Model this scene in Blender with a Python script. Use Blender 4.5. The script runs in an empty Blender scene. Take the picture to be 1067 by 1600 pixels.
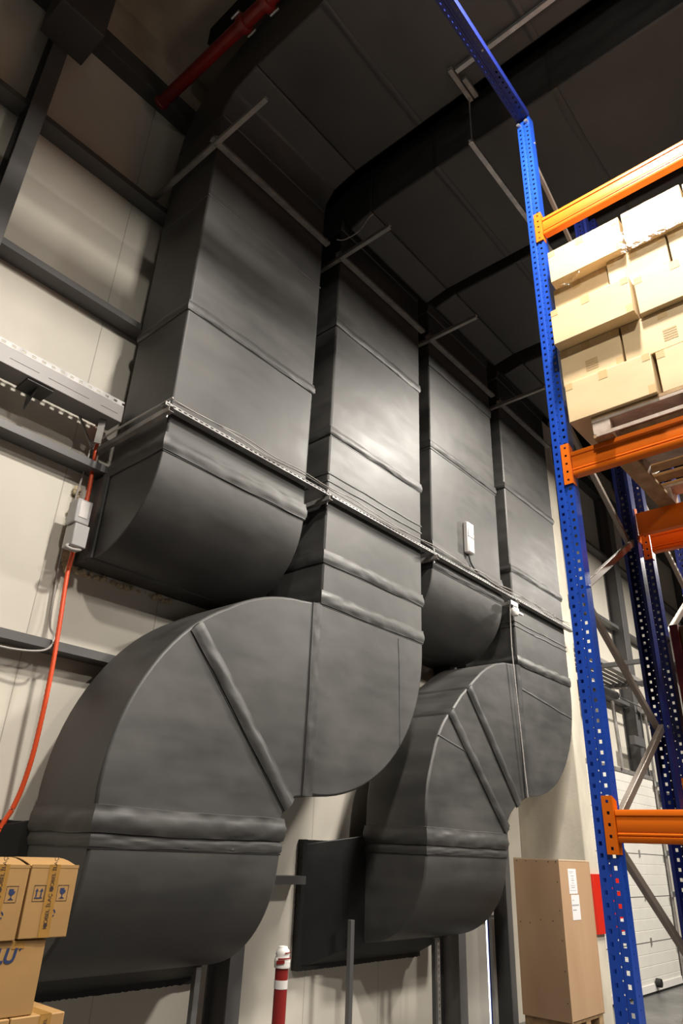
import bpy, bmesh, math, random
from mathutils import Vector, Matrix
from math import sin, cos, pi, radians

scene = bpy.context.scene
COL = scene.collection
random.seed(7)

# ------------------------------------------------------------------ camera
H = 1.7
def _rot(rx, ry, rz):
    return (Matrix.Rotation(rz, 3, 'Z') @ Matrix.Rotation(ry, 3, 'Y') @ Matrix.Rotation(rx, 3, 'X'))
cam_data = bpy.data.cameras.new('camera')
cam_data.sensor_width = 36.0
cam_data.sensor_fit = 'AUTO'
cam_data.lens = 36.0 * 1079.7 / 1600.0
cam_data.clip_start = 0.05
cam = bpy.data.objects.new('camera', cam_data)
COL.objects.link(cam)
cam.matrix_world = Matrix.Translation((0, 0, H)) @ _rot(2.02570479, -0.0396475370, -0.857050936).to_4x4()
scene.camera = cam

# ------------------------------------------------------------------ view / world / lamps
scene.view_settings.view_transform = 'Standard'
scene.view_settings.look = 'None'
scene.view_settings.gamma = 1.0
scene.view_settings.use_curve_mapping = False
scene.view_settings.exposure = 0.0

world = bpy.data.worlds.new('hall_air')
scene.world = world
world.use_nodes = True
bg = world.node_tree.nodes['Background']
bg.inputs[0].default_value = (0.9, 0.95, 1.0, 1)
bg.inputs[1].default_value = 0.006

def lamp(name, loc, size, power, color=(1, 0.93, 0.83), spread=180, size_y=None, target=None):
    l = bpy.data.lights.new(name, 'AREA')
    l.shape = 'RECTANGLE'
    l.size = size
    l.size_y = size_y or size
    l.energy = power
    l.color = color
    l.spread = radians(spread)
    o = bpy.data.objects.new(name, l)
    o.location = loc
    if target is not None:
        o.rotation_euler = (Vector(target) - Vector(loc)).to_track_quat('-Z', 'Y').to_euler()
    COL.objects.link(o)
    return o
# high-bay lamps hung over the aisles, facing the floor
lamp('aisle_lamp', (0.2, -0.60, 7.20), 0.30, 270)
lamp('aisle_lamp', (2.40, 0.60, 7.20), 0.30, 400)
lamp('aisle_lamp', (3.2, -3.6, 7.20), 0.30, 220)
lamp('aisle_lamp', (6.95, 1.75, 7.20), 0.80, 430)
lamp('aisle_lamp', (7.3, -2.6, 7.20), 0.90, 760)
# pair of unseen upward lights, added to brighten the ceiling and upper wall
lamp('ceiling_fill_light', (0.2, -0.60, 7.30), 0.30, 16, target=(0.2, -0.60, 9.0))
lamp('ceiling_fill_light', (2.40, 0.60, 7.30), 0.30, 9, target=(2.40, 0.60, 9.0))
lamp('aisle_lamp', (13.0, 0.8, 7.20), 0.45, 620)

# ------------------------------------------------------------------ materials
def new_mat(name):
    m = bpy.data.materials.new(name)
    m.use_nodes = True
    return m, m.node_tree.nodes, m.node_tree.links, m.node_tree.nodes['Principled BSDF']

def mat(name, color, rough=0.5, metal=0.0, spec=0.5, var=0.0, vscale=(4, 4, 4), rvar=0.0,
        bump=0.0, bscale=40, detail=4, color2=None, lo=0.35, hi=0.65):
    m, n, l, p = new_mat(name)
    p.inputs['Base Color'].default_value = (*color, 1)
    p.inputs['Roughness'].default_value = rough
    p.inputs['Metallic'].default_value = metal
    p.inputs['Specular IOR Level'].default_value = spec
    tc = n.new('ShaderNodeTexCoord')
    if var > 0 or color2 is not None or rvar > 0:
        mp = n.new('ShaderNodeMapping')
        mp.inputs['Scale'].default_value = vscale
        l.new(tc.outputs['Object'], mp.inputs[0])
        nz = n.new('ShaderNodeTexNoise')
        nz.inputs['Scale'].default_value = 1.0
        nz.inputs['Detail'].default_value = detail
        l.new(mp.outputs[0], nz.inputs['Vector'])
        cr = n.new('ShaderNodeMapRange')
        cr.inputs['From Min'].default_value = lo
        cr.inputs['From Max'].default_value = hi
        l.new(nz.outputs['Fac'], cr.inputs['Value'])
        c2 = color2 or tuple(c * (1 - var) for c in color)
        mx = n.new('ShaderNodeMix'); mx.data_type = 'RGBA'
        mx.inputs['A'].default_value = (*color, 1)
        mx.inputs['B'].default_value = (*c2, 1)
        l.new(cr.outputs[0], mx.inputs['Factor'])
        l.new(mx.outputs['Result'], p.inputs['Base Color'])
        if rvar > 0:
            rr = n.new('ShaderNodeMapRange')
            rr.inputs['To Min'].default_value = rough - rvar
            rr.inputs['To Max'].default_value = rough + rvar
            l.new(cr.outputs[0], rr.inputs['Value'])
            l.new(rr.outputs[0], p.inputs['Roughness'])
    if bump > 0:
        nb = n.new('ShaderNodeTexNoise')
        nb.inputs['Scale'].default_value = bscale
        nb.inputs['Detail'].default_value = 3
        l.new(tc.outputs['Object'], nb.inputs['Vector'])
        b = n.new('ShaderNodeBump')
        b.inputs['Strength'].default_value = bump
        b.inputs['Distance'].default_value = 0.02
        l.new(nb.outputs['Fac'], b.inputs['Height'])
        l.new(b.outputs[0], p.inputs['Normal'])
    return m

def wall_panel_mat(name, color, pitch=1.0, x0=0.0, rib=0.0):
    """cream sandwich panels with vertical joints every metre"""
    m, n, l, p = new_mat(name)
    p.inputs['Roughness'].default_value = 0.5
    p.inputs['Specular IOR Level'].default_value = 0.35
    tc = n.new('ShaderNodeTexCoord')
    sp = n.new('ShaderNodeSeparateXYZ')
    l.new(tc.outputs['Object'], sp.inputs[0])
    a = n.new('ShaderNodeMath'); a.operation = 'SUBTRACT'; a.inputs[1].default_value = x0
    l.new(sp.outputs['X'], a.inputs[0])
    d = n.new('ShaderNodeMath'); d.operation = 'DIVIDE'; d.inputs[1].default_value = pitch
    l.new(a.outputs[0], d.inputs[0])
    f = n.new('ShaderNodeMath'); f.operation = 'FRACT'
    l.new(d.outputs[0], f.inputs[0])
    s = n.new('ShaderNodeMath'); s.operation = 'SUBTRACT'; s.inputs[1].default_value = 0.5
    l.new(f.outputs[0], s.inputs[0])
    ab = n.new('ShaderNodeMath'); ab.operation = 'ABSOLUTE'
    l.new(s.outputs[0], ab.inputs[0])
    mr = n.new('ShaderNodeMapRange')
    mr.inputs['From Min'].default_value = 0.4955
    mr.inputs['From Max'].default_value = 0.4985
    l.new(ab.outputs[0], mr.inputs['Value'])
    nz = n.new('ShaderNodeTexNoise'); nz.inputs['Scale'].default_value = 1.3; nz.inputs['Detail'].default_value = 6
    l.new(tc.outputs['Object'], nz.inputs['Vector'])
    nr = n.new('ShaderNodeMapRange')
    nr.inputs['From Min'].default_value = 0.35; nr.inputs['From Max'].default_value = 0.75
    l.new(nz.outputs['Fac'], nr.inputs['Value'])
    m0 = n.new('ShaderNodeMix'); m0.data_type = 'RGBA'
    m0.inputs['A'].default_value = (*color, 1)
    m0.inputs['B'].default_value = (*(c * 0.88 for c in color), 1)
    l.new(nr.outputs[0], m0.inputs['Factor'])
    mx = n.new('ShaderNodeMix'); mx.data_type = 'RGBA'
    l.new(m0.outputs['Result'], mx.inputs['A'])
    mx.inputs['B'].default_value = (*(c * 0.62 for c in color), 1)
    l.new(mr.outputs[0], mx.inputs['Factor'])
    l.new(mx.outputs['Result'], p.inputs['Base Color'])
    b = n.new('ShaderNodeBump'); b.invert = True
    b.inputs['Strength'].default_value = 0.6; b.inputs['Distance'].default_value = 0.004
    l.new(mr.outputs[0], b.inputs['Height'])
    l.new(b.outputs[0], p.inputs['Normal'])
    return m

def duct_mat(name, base, dusty, rough=0.46, bscale=3.0):
    """black rubber insulation sheet: dusty streaks, soft dents, waxy sheen"""
    m, n, l, p = new_mat(name)
    tc = n.new('ShaderNodeTexCoord')
    mp = n.new('ShaderNodeMapping'); mp.inputs['Scale'].default_value = (0.9, 0.9, 4.5)
    l.new(tc.outputs['Object'], mp.inputs[0])
    n1 = n.new('ShaderNodeTexNoise'); n1.inputs['Scale'].default_value = 1.6; n1.inputs['Detail'].default_value = 5
    l.new(mp.outputs[0], n1.inputs['Vector'])
    n2 = n.new('ShaderNodeTexNoise'); n2.inputs['Scale'].default_value = 1.7; n2.inputs['Detail'].default_value = 7
    l.new(tc.outputs['Object'], n2.inputs['Vector'])
    ad = n.new('ShaderNodeMath'); ad.operation = 'ADD'
    l.new(n1.outputs['Fac'], ad.inputs[0]); l.new(n2.outputs['Fac'], ad.inputs[1])
    mr = n.new('ShaderNodeMapRange')
    mr.inputs['From Min'].default_value = 0.78; mr.inputs['From Max'].default_value = 1.25
    l.new(ad.outputs[0], mr.inputs['Value'])
    mx = n.new('ShaderNodeMix'); mx.data_type = 'RGBA'
    mx.inputs['A'].default_value = (*base, 1); mx.inputs['B'].default_value = (*dusty, 1)
    l.new(mr.outputs[0], mx.inputs['Factor'])
    # pale chalk scuffs
    n3 = n.new('ShaderNodeTexNoise'); n3.inputs['Scale'].default_value = 9; n3.inputs['Detail'].default_value = 3
    l.new(tc.outputs['Object'], n3.inputs['Vector'])
    m3 = n.new('ShaderNodeMapRange'); m3.inputs['From Min'].default_value = 0.74; m3.inputs['From Max'].default_value = 0.80
    m3.inputs['To Max'].default_value = 0.35
    l.new(n3.outputs['Fac'], m3.inputs['Value'])
    mx2 = n.new('ShaderNodeMix'); mx2.data_type = 'RGBA'
    l.new(mx.outputs['Result'], mx2.inputs['A'])
    mx2.inputs['B'].default_value = (0.12, 0.115, 0.105, 1)
    l.new(m3.outputs[0], mx2.inputs['Factor'])
    l.new(mx2.outputs['Result'], p.inputs['Base Color'])
    rr = n.new('ShaderNodeMapRange')
    rr.inputs['To Min'].default_value = rough - 0.04; rr.inputs['To Max'].default_value = rough + 0.06
    l.new(mr.outputs[0], rr.inputs['Value'])
    l.new(rr.outputs[0], p.inputs['Roughness'])
    p.inputs['Specular IOR Level'].default_value = 0.75
    nb = n.new('ShaderNodeTexNoise'); nb.inputs['Scale'].default_value = bscale; nb.inputs['Detail'].default_value = 2
    l.new(tc.outputs['Object'], nb.inputs['Vector'])
    b = n.new('ShaderNodeBump'); b.inputs['Strength'].default_value = 0.35; b.inputs['Distance'].default_value = 0.02
    l.new(nb.outputs['Fac'], b.inputs['Height'])
    nf = n.new('ShaderNodeTexNoise'); nf.inputs['Scale'].default_value = 180; nf.inputs['Detail'].default_value = 2
    l.new(tc.outputs['Object'], nf.inputs['Vector'])
    b2 = n.new('ShaderNodeBump'); b2.inputs['Strength'].default_value = 0.12; b2.inputs['Distance'].default_value = 0.003
    l.new(nf.outputs['Fac'], b2.inputs['Height'])
    l.new(b.outputs[0], b2.inputs['Normal'])
    l.new(b2.outputs[0], p.inputs['Normal'])
    return m

def wood_mat(name, c1, c2, scale=(2, 2, 14), rough=0.65, bump=0.15):
    m, n, l, p = new_mat(name)
    tc = n.new('ShaderNodeTexCoord')
    mp = n.new('ShaderNodeMapping'); mp.inputs['Scale'].default_value = scale
    l.new(tc.outputs['Object'], mp.inputs[0])
    nz = n.new('ShaderNodeTexNoise'); nz.inputs['Scale'].default_value = 1.5; nz.inputs['Detail'].default_value = 8
    nz.inputs['Distortion'].default_value = 0.6
    l.new(mp.outputs[0], nz.inputs['Vector'])
    mr = n.new('ShaderNodeMapRange'); mr.inputs['From Min'].default_value = 0.3; mr.inputs['From Max'].default_value = 0.7
    l.new(nz.outputs['Fac'], mr.inputs['Value'])
    mx = n.new('ShaderNodeMix'); mx.data_type = 'RGBA'
    mx.inputs['A'].default_value = (*c1, 1); mx.inputs['B'].default_value = (*c2, 1)
    l.new(mr.outputs[0], mx.inputs['Factor'])
    l.new(mx.outputs['Result'], p.inputs['Base Color'])
    p.inputs['Roughness'].default_value = rough
    p.inputs['Specular IOR Level'].default_value = 0.3
    b = n.new('ShaderNodeBump'); b.inputs['Strength'].default_value = bump; b.inputs['Distance'].default_value = 0.004
    l.new(nz.outputs['Fac'], b.inputs['Height'])
    l.new(b.outputs[0], p.inputs['Normal'])
    return m

M = {}
M['wall'] = wall_panel_mat('cream_wall_panel', (0.66, 0.62, 0.54), 1.0, 1.07)
M['concrete'] = mat('pillar_plaster', (0.62, 0.57, 0.47), 0.8, var=0.25, vscale=(3, 3, 1.2), bump=0.1, bscale=30)
M['ceiling'] = mat('ceiling_concrete', (0.62, 0.52, 0.40), 0.9, var=0.45, vscale=(1.2, 1.2, 1.2), bump=0.2, bscale=12, detail=8)
M['deck'] = mat('dark_roof_deck', (0.012, 0.0112, 0.011), 0.85, spec=0.1, var=0.2)
M['floor'] = mat('floor_concrete', (0.115, 0.114, 0.111), 0.35, var=0.3, vscale=(1.5, 1.5, 1.5), rvar=0.1, bump=0.03)
M['steel_grey'] = mat('grey_painted_steel', (0.105, 0.102, 0.102), 0.45, var=0.15, vscale=(3, 3, 3))
M['steel_dark'] = mat('dark_grey_steel', (0.06, 0.058, 0.056), 0.5, var=0.15)
M['tray_grey'] = mat('grey_tray_cover', (0.235, 0.215, 0.21), 0.42, var=0.1)
M['galv'] = mat('galvanised_steel', (0.55, 0.55, 0.55), 0.38, metal=0.85, var=0.25, vscale=(12, 12, 12), rvar=0.08)
M['galv_mid'] = mat('aged_galvanised_steel', (0.36, 0.355, 0.35), 0.55, metal=0.5, var=0.3, vscale=(9, 9, 9))
M['galv_dull'] = mat('dull_galvanised_steel', (0.36, 0.34, 0.32), 0.5, metal=0.5, var=0.3, vscale=(9, 9, 9))
M['duct'] = duct_mat('black_rubber_insulation', (0.027, 0.0265, 0.0258), (0.052, 0.050, 0.0475), 0.55)
M['tape'] = duct_mat('insulation_seam_tape', (0.024, 0.0236, 0.023), (0.040, 0.0388, 0.037), 0.54, 6)
M['collar'] = mat('black_mastic', (0.007, 0.007, 0.007), 0.5, var=0.4, vscale=(6, 6, 6), bump=0.12, bscale=9)
M['foam'] = mat('expanding_foam', (0.66, 0.55, 0.35), 0.85, var=0.3, vscale=(20, 20, 20), bump=0.5, bscale=60)
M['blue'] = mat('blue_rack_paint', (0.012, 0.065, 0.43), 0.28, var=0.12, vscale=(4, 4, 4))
M['blue_dark'] = mat('dark_rack_blue', (0.008, 0.016, 0.13), 0.34, var=0.12, vscale=(4, 4, 4))  # darker copy of the rack blue, for rear uprights, tie and door frame
M['orange'] = mat('orange_beam_paint', (0.72, 0.145, 0.004), 0.38, spec=0.3, var=0.08, vscale=(3, 3, 3))
M['brace'] = mat('brown_grey_brace', (0.30, 0.25, 0.21), 0.4, metal=0.6, var=0.2)
M['carton_pale'] = mat('pale_cardboard', (0.65, 0.485, 0.275), 0.6, var=0.12, vscale=(3, 3, 8))
M['carton'] = mat('brown_cardboard', (0.40, 0.23, 0.083), 0.6, var=0.12, vscale=(3, 3, 6))
M['carton_edge'] = mat('cardboard_edge', (0.36, 0.22, 0.09), 0.7)
M['tape_brown'] = mat('brown_packing_tape', (0.40, 0.215, 0.055), 0.22, var=0.15, vscale=(15, 15, 15))
M['tape_pale'] = mat('pale_packing_tape', (0.56, 0.39, 0.19), 0.5, spec=0.3, var=0.1)
M['ink_blue'] = mat('blue_print', (0.02, 0.035, 0.10), 0.6)
M['ink_black'] = mat('dark_print', (0.05, 0.03, 0.025), 0.6)
M['ink_grey'] = mat('grey_print', (0.30, 0.30, 0.33), 0.7)
M['ink_brown'] = mat('faded_stamp', (0.42, 0.29, 0.14), 0.7)
M['wood'] = wood_mat('pallet_wood', (0.42, 0.28, 0.15), (0.25, 0.15, 0.07), (8, 8, 8))
M['wood_grey'] = wood_mat('weathered_block_wood', (0.48, 0.40, 0.34), (0.30, 0.23, 0.18), (9, 9, 9))
M['ply'] = wood_mat('plywood', (0.50, 0.33, 0.20), (0.42, 0.26, 0.15), (1.3, 1.3, 0.35), 0.5, 0.03)
M['ply_edge'] = mat('plywood_edge', (0.62, 0.47, 0.32), 0.7)
M['red'] = mat('red_pipe_paint', (0.20, 0.012, 0.009), 0.35, var=0.2)
M['red_sign'] = mat('red_sign_board', (0.62, 0.02, 0.008), 0.4)
M['red_post'] = mat('red_post_plastic', (0.25, 0.018, 0.016), 0.35, var=0.15)
M['white'] = mat('white_plastic', (0.75, 0.73, 0.70), 0.4)
M['reflector'] = mat('reflective_band', (0.70, 0.68, 0.66), 0.3)
M['conduit'] = mat('orange_red_conduit', (0.74, 0.085, 0.022), 0.42)
M['conduit_grey'] = mat('pale_grey_cable', (0.40, 0.38, 0.36), 0.55)
M['box_grey'] = mat('grey_plastic_box', (0.42, 0.41, 0.41), 0.35)
M['box_white'] = mat('pale_box_plastic', (0.70, 0.66, 0.64), 0.3)
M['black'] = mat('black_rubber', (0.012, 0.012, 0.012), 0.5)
M['door'] = mat('white_door_panel', (0.74, 0.72, 0.66), 0.45, var=0.06)
M['paper'] = mat('white_paper', (0.80, 0.79, 0.80), 0.6)
M['yellow'] = mat('yellow_print', (0.75, 0.5, 0.05), 0.6)
M['crate_red'] = mat('dark_red_crate', (0.13, 0.015, 0.012), 0.5)
M['crate_brown'] = mat('brown_crate', (0.11, 0.06, 0.018), 0.6)

m, n_, l_, p_ = new_mat('daylight_gap')
p_.inputs['Base Color'].default_value = (0.8, 0.85, 1, 1)
p_.inputs['Emission Color'].default_value = (0.80, 0.88, 1, 1)
p_.inputs['Emission Strength'].default_value = 2.2
M['daylight'] = m

m, n_, l_, p_ = new_mat('stretch_film')
for nd in list(n_):
    if nd.type != 'OUTPUT_MATERIAL': n_.remove(nd)
out = [q for q in n_ if q.type == 'OUTPUT_MATERIAL'][0]
tr = n_.new('ShaderNodeBsdfTransparent'); gl = n_.new('ShaderNodeBsdfGlossy')
gl.inputs['Roughness'].default_value = 0.22
gl.inputs['Color'].default_value = (0.95, 0.95, 0.95, 1)
tcn = n_.new('ShaderNodeTexCoord'); nzf = n_.new('ShaderNodeTexNoise')
nzf.inputs['Scale'].default_value = 22; nzf.inputs['Detail'].default_value = 4
l_.new(tcn.outputs['Object'], nzf.inputs['Vector'])
bpf = n_.new('ShaderNodeBump'); bpf.inputs['Strength'].default_value = 0.9; bpf.inputs['Distance'].default_value = 0.02
l_.new(nzf.outputs['Fac'], bpf.inputs['Height']); l_.new(bpf.outputs[0], gl.inputs['Normal'])
ms = n_.new('ShaderNodeMixShader'); ms.inputs[0].default_value = 0.16
l_.new(tr.outputs[0], ms.inputs[1]); l_.new(gl.outputs[0], ms.inputs[2]); l_.new(ms.outputs[0], out.inputs[0])
M['film'] = m

# ------------------------------------------------------------------ mesh helpers
class MB:
    def __init__(s):
        s.v = []; s.f = []
    def add(s, vs, fs):
        o = len(s.v); s.v += [tuple(q) for q in vs]; s.f += [tuple(i + o for i in f) for f in fs]
        return s
    def box(s, x0, x1, y0, y1, z0, z1):
        x0, x1 = min(x0, x1), max(x0, x1); y0, y1 = min(y0, y1), max(y0, y1); z0, z1 = min(z0, z1), max(z0, z1)
        return s.add([(x0, y0, z0), (x1, y0, z0), (x1, y1, z0), (x0, y1, z0), (x0, y0, z1), (x1, y0, z1), (x1, y1, z1), (x0, y1, z1)],
              [(0, 3, 2, 1), (4, 5, 6, 7), (0, 1, 5, 4), (1, 2, 6, 5), (2, 3, 7, 6), (3, 0, 4, 7)])
    def prism(s, poly, axis, a, b):
        """extrude a 2D polygon along axis; poly in the two remaining coordinates (x,y,z order)"""
        def P(q, t):
            if axis == 'x': return (t, q[0], q[1])
            if axis == 'y': return (q[0], t, q[1])
            return (q[0], q[1], t)
        n = len(poly)
        area = sum(poly[i][0] * poly[(i + 1) % n][1] - poly[(i + 1) % n][0] * poly[i][1] for i in range(n))
        vs = [P(q, a) for q in poly] + [P(q, b) for q in poly]
        fs = [tuple(range(n - 1, -1, -1)), tuple(range(n, 2 * n))]
        fs += [(i, (i + 1) % n, n + (i + 1) % n, n + i) for i in range(n)]
        flip = (area < 0) ^ (b < a) ^ (axis == 'y')
        if flip: fs = [tuple(reversed(f)) for f in fs]
        return s.add(vs, fs)
    def loft(s, rings, caps=True):
        n = len(rings[0]); vs = [p for r in rings for p in r]; fs = []
        for k in range(len(rings) - 1):
            for i in range(n):
                j = (i + 1) % n
                fs.append((k * n + i, k * n + j, (k + 1) * n + j, (k + 1) * n + i))
        if caps:
            fs.append(tuple(range(n - 1, -1, -1))); b = (len(rings) - 1) * n
            fs.append(tuple(range(b, b + n)))
        return s.add(vs, fs)
    def tube(s, pts, r, n=10, caps=True):
        pts = [Vector(p) for p in pts]; rings = []
        up = Vector((0, 0, 1))
        for i, p in enumerate(pts):
            t = (pts[min(i + 1, len(pts) - 1)] - pts[max(i - 1, 0)]).normalized()
            u = up if abs(t.dot(up)) < 0.95 else Vector((1, 0, 0))
            a = t.cross(u).normalized(); b = t.cross(a).normalized()
            rr = r[i] if isinstance(r, (list, tuple)) else r
            rings.append([p + rr * (cos(2 * pi * k / n) * a + sin(2 * pi * k / n) * b) for k in range(n)])
        return s.loft(rings, caps)
    def bar(s, a, b, w, h, up=(0, 0, 1)):
        """rectangular bar from a to b, width w, height h (along up)"""
        a = Vector(a); b = Vector(b); t = (b - a).normalized(); u = Vector(up)
        if abs(t.dot(u)) > 0.98: u = Vector((1, 0, 0))
        sd = t.cross(u).normalized(); u2 = sd.cross(t).normalized()
        q = [(-w / 2, -h / 2), (w / 2, -h / 2), (w / 2, h / 2), (-w / 2, h / 2)]
        return s.loft([[p + c * sd + d * u2 for c, d in q] for p in (a, b)])
    def lathe(s, c, prof, n=20, axis='z'):
        rings = []
        for r, h in prof:
            ring = []
            for k in range(n):
                a = 2 * pi * k / n
                if axis == 'z': ring.append((c[0] + r * cos(a), c[1] + r * sin(a), c[2] + h))
                elif axis == 'y': ring.append((c[0] + r * cos(a), c[1] + h, c[2] + r * sin(a)))
                else: ring.append((c[0] + h, c[1] + r * cos(a), c[2] + r * sin(a)))
            rings.append(ring)
        return s.loft(rings)
    def perf(s, cols, rows, hole, fn):
        """sheet of quads with holes. cols: list of 2D profile points, rows: list of lengths; hole(i,j)->bool; fn(p2, t)->xyz"""
        nc = len(cols)
        vs = [fn(c, t) for t in rows for c in cols]
        fs = []
        for j in range(len(rows) - 1):
            for i in range(nc - 1):
                if hole(i, j): continue
                a = j * nc + i
                fs.append((a, a + 1, a + nc + 1, a + nc))
        return s.add(vs, fs)
    def build(s, name, material, parent=None, smooth=None, bevel=0, solid=0, segs=2, fix=True, origin=None):
        me = bpy.data.meshes.new(name)
        off = Vector((0, 0, 0))
        if parent is not None: off = parent.matrix_world_loc if hasattr(parent, 'matrix_world_loc') else Vector(parent.get('_o', (0, 0, 0)))
        elif origin is not None: off = Vector(origin)
        me.from_pydata([tuple(Vector(p) - off) for p in s.v], [], s.f)
        me.validate(); me.update()
        if fix:
            bm = bmesh.new(); bm.from_mesh(me)
            bmesh.ops.recalc_face_normals(bm, faces=bm.faces); bm.to_mesh(me); bm.free()
        if smooth is not None:
            for q in me.polygons: q.use_smooth = True
            me.set_sharp_from_angle(angle=radians(smooth))
        me.materials.append(material)
        o = bpy.data.objects.new(name, me); COL.objects.link(o)
        if parent is not None:
            o.parent = parent; o['_o'] = tuple(off)
        elif origin is not None:
            o.location = off; o['_o'] = tuple(off)
        if solid:
            md = o.modifiers.new('thickness', 'SOLIDIFY'); md.thickness = solid; md.offset = 0
        if bevel:
            md = o.modifiers.new('bevel', 'BEVEL'); md.width = bevel; md.segments = segs
            md.limit_method = 'ANGLE'; md.angle_limit = radians(40)
            if smooth is None:
                for q in me.polygons: q.use_smooth = True
                me.set_sharp_from_angle(angle=radians(60))
                md.harden_normals = False
        return o

def tag(o, label=None, cat=None, group=None, kind=None):
    if label: o['label'] = label
    if cat: o['category'] = cat
    if group: o['group'] = group
    if kind: o['kind'] = kind
    return o

def thing(name, loc, label, cat, group=None):
    o = bpy.data.objects.new(name, None); COL.objects.link(o)
    o.empty_display_size = 0.1
    o.location = loc; o['_o'] = tuple(loc)
    return tag(o, label, cat, group)

def lab(o, text):
    o['label'] = text; return o

def relabel(o, text, group=None):
    o['label'] = text
    if group: o['group'] = group
    return o

def copy_tree(o, parent=None):
    c = o.copy(); COL.objects.link(c)
    if parent is not None: c.parent = parent
    for ch in [q for q in COL.objects if q.parent == o]:
        copy_tree(ch, c)
    return c

def noise1(n, seed, step=3):
    r = random.Random(seed); k = n // step + 3
    a = [r.uniform(-1, 1) for _ in range(k)]
    out = []
    for i in range(n):
        q = i / step; j = int(q); t = q - j; t = t * t * (3 - 2 * t)
        out.append(a[j] * (1 - t) + a[j + 1] * t)
    return out

def text_part(body, size, name, material, parent, mtx, label=None, bold=0.0):
    cu = bpy.data.curves.new(name, 'FONT'); cu.body = body; cu.size = size
    cu.align_x = 'CENTER'; cu.align_y = 'CENTER'; cu.extrude = 0.0004; cu.offset = bold
    t = bpy.data.objects.new(name + '_c', cu); COL.objects.link(t)
    dg = bpy.context.evaluated_depsgraph_get(); dg.update()
    me = bpy.data.meshes.new_from_object(t.evaluated_get(dg))
    bpy.data.objects.remove(t); bpy.data.curves.remove(cu)
    off = Vector(parent.get('_o', (0, 0, 0)))
    me.transform(Matrix.Translation(-off) @ mtx)
    me.materials.clear(); me.materials.append(material)
    o = bpy.data.objects.new(name, me); COL.objects.link(o); o.parent = parent; o['_o'] = tuple(off)
    if label: o['label'] = label
    return o

D = 4.75      # inner face of the back wall
F = 3.80      # front plane of the ducts
B = 4.49      # back plane of the ducts

# ------------------------------------------------------------------ room shell
def struct(mb, name, material, **k):
    o = mb.build(name, material, **k); o['kind'] = 'structure'; return o

struct(MB().box(-8, 30, -10, 5.2, -0.2, 0.0), 'floor', M['floor'])
struct(MB().box(-8, 30, D, D + 0.12, 0, 8.62), 'wall_back', M['wall'])
struct(MB().box(-8, 30, D - 0.05, D + 0.25, 8.85, 9.6), 'wall_back_parapet', M['ceiling'])
struct(MB().box(-8, 30, -10, 5.2, 9.55, 9.75), 'ceiling', M['ceiling'])
# roof ribs running across the hall
for i, x in enumerate((3.1, 5.9, 8.7, 11.5, 14.5)):
    struct(MB().box(x - 0.10, x + 0.10, -9, D - 0.1, 9.25, 9.55), 'roof_rib', M['deck'])
for i, (x0, x1) in enumerate(((3.25, 5.75), (6.05, 8.55), (8.85, 11.35), (11.65, 14.35))):
    struct(MB().box(x0, x1, -9, D - 0.1, 9.46, 9.54), 'roof_deck', M['deck'])

# eave beam
struct(MB().box(-3, 20, D - 0.17, D + 0.1, 8.62, 8.85), 'eave_beam', M['steel_dark'], bevel=0.005)

# columns (box profiles standing against the wall), haunch on the first
colx = [(0.935, 1.07), (4.0, 4.135), (7.08, 7.22), (8.12, 8.24), (13.28, 13.57), (18.2, 18.5)]
for i, (a, b) in enumerate(colx):
    mb = MB()
    w = b - a
    zt = 8.62
    mb.box(a, b, 4.50, 4.515, 0, zt)                      # room-side flange
    mb.box(a + w * 0.42, b - w * 0.42, 4.515, 4.735, 0, zt)    # web
    mb.box(a, b, 4.735, 4.75, 0, zt)
    struct(mb, 'steel_column', M['steel_grey'], bevel=0.003)
mb = MB()
mb.box(0.80, 1.20, 4.10, 4.495, 7.98, 8.62)
mb.box(0.86, 1.12, -2.0, 4.10, 8.40, 8.86)
struct(mb, 'column_haunch', M['steel_dark'], bevel=0.008)

# horizontal girts between the columns
bays = [(-2.5, 0.93), (1.075, 3.995), (4.14, 7.075), (8.245, 13.275), (13.575, 18.19)]
def girt(a, b, z):
    mb = MB()
    y0, y1 = 4.585, 4.75
    mb.box(a, b, y0, y0 + 0.004, z, z + 0.062)
    mb.box(a, b, y0 + 0.004, y1, z, z + 0.004)
    mb.box(a, b, y0 + 0.004, y1, z + 0.058, z + 0.062)
    struct(mb, 'steel_girt', M['steel_grey'])
for a, b in bays:
    for z in (2.855, 4.285, 5.75, 7.20):
        if a > 8 and a < 9 and z < 3: continue
        girt(a, b, z)
girt(4.14, 4.845, 1.425)
girt(7.225, 8.115, 2.855); girt(7.225, 7.95, 1.20)

# cream pillar to the right of the ducts
mb = MB().box(9.02, 9.36, 3.90, 4.75, 0, 8.08)
struct(mb, 'pillar', M['concrete'], bevel=0.01)
mb = MB().box(9.365, 9.40, 3.93, 4.75, 0, 8.4)
struct(mb, 'pillar_edge_strip', M['steel_dark'])

# ------------------------------------------------------------------ ducts
def rect_path(x0, x1, z, y0=F, y1=B, step=0.02):
    pts = []
    def seg(a, b, n):
        L = (Vector(b) - Vector(a)).length; k = max(2, int(L / step))
        for i in range(k): pts.append((Vector(a).lerp(Vector(b), i / k), Vector(n)))
    seg((x0, y1, z), (x0, y0 + 0.02, z), (-1, 0, 0))
    pts.append((Vector((x0, y0, z)), Vector((-0.8, -0.8, 0))))
    seg((x0 + 0.02, y0, z), (x1 - 0.02, y0, z), (0, -1, 0))
    pts.append((Vector((x1, y0, z)), Vector((0.8, -0.8, 0))))
    seg((x1, y0 + 0.02, z), (x1, y1, z), (1, 0, 0))
    return pts

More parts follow.
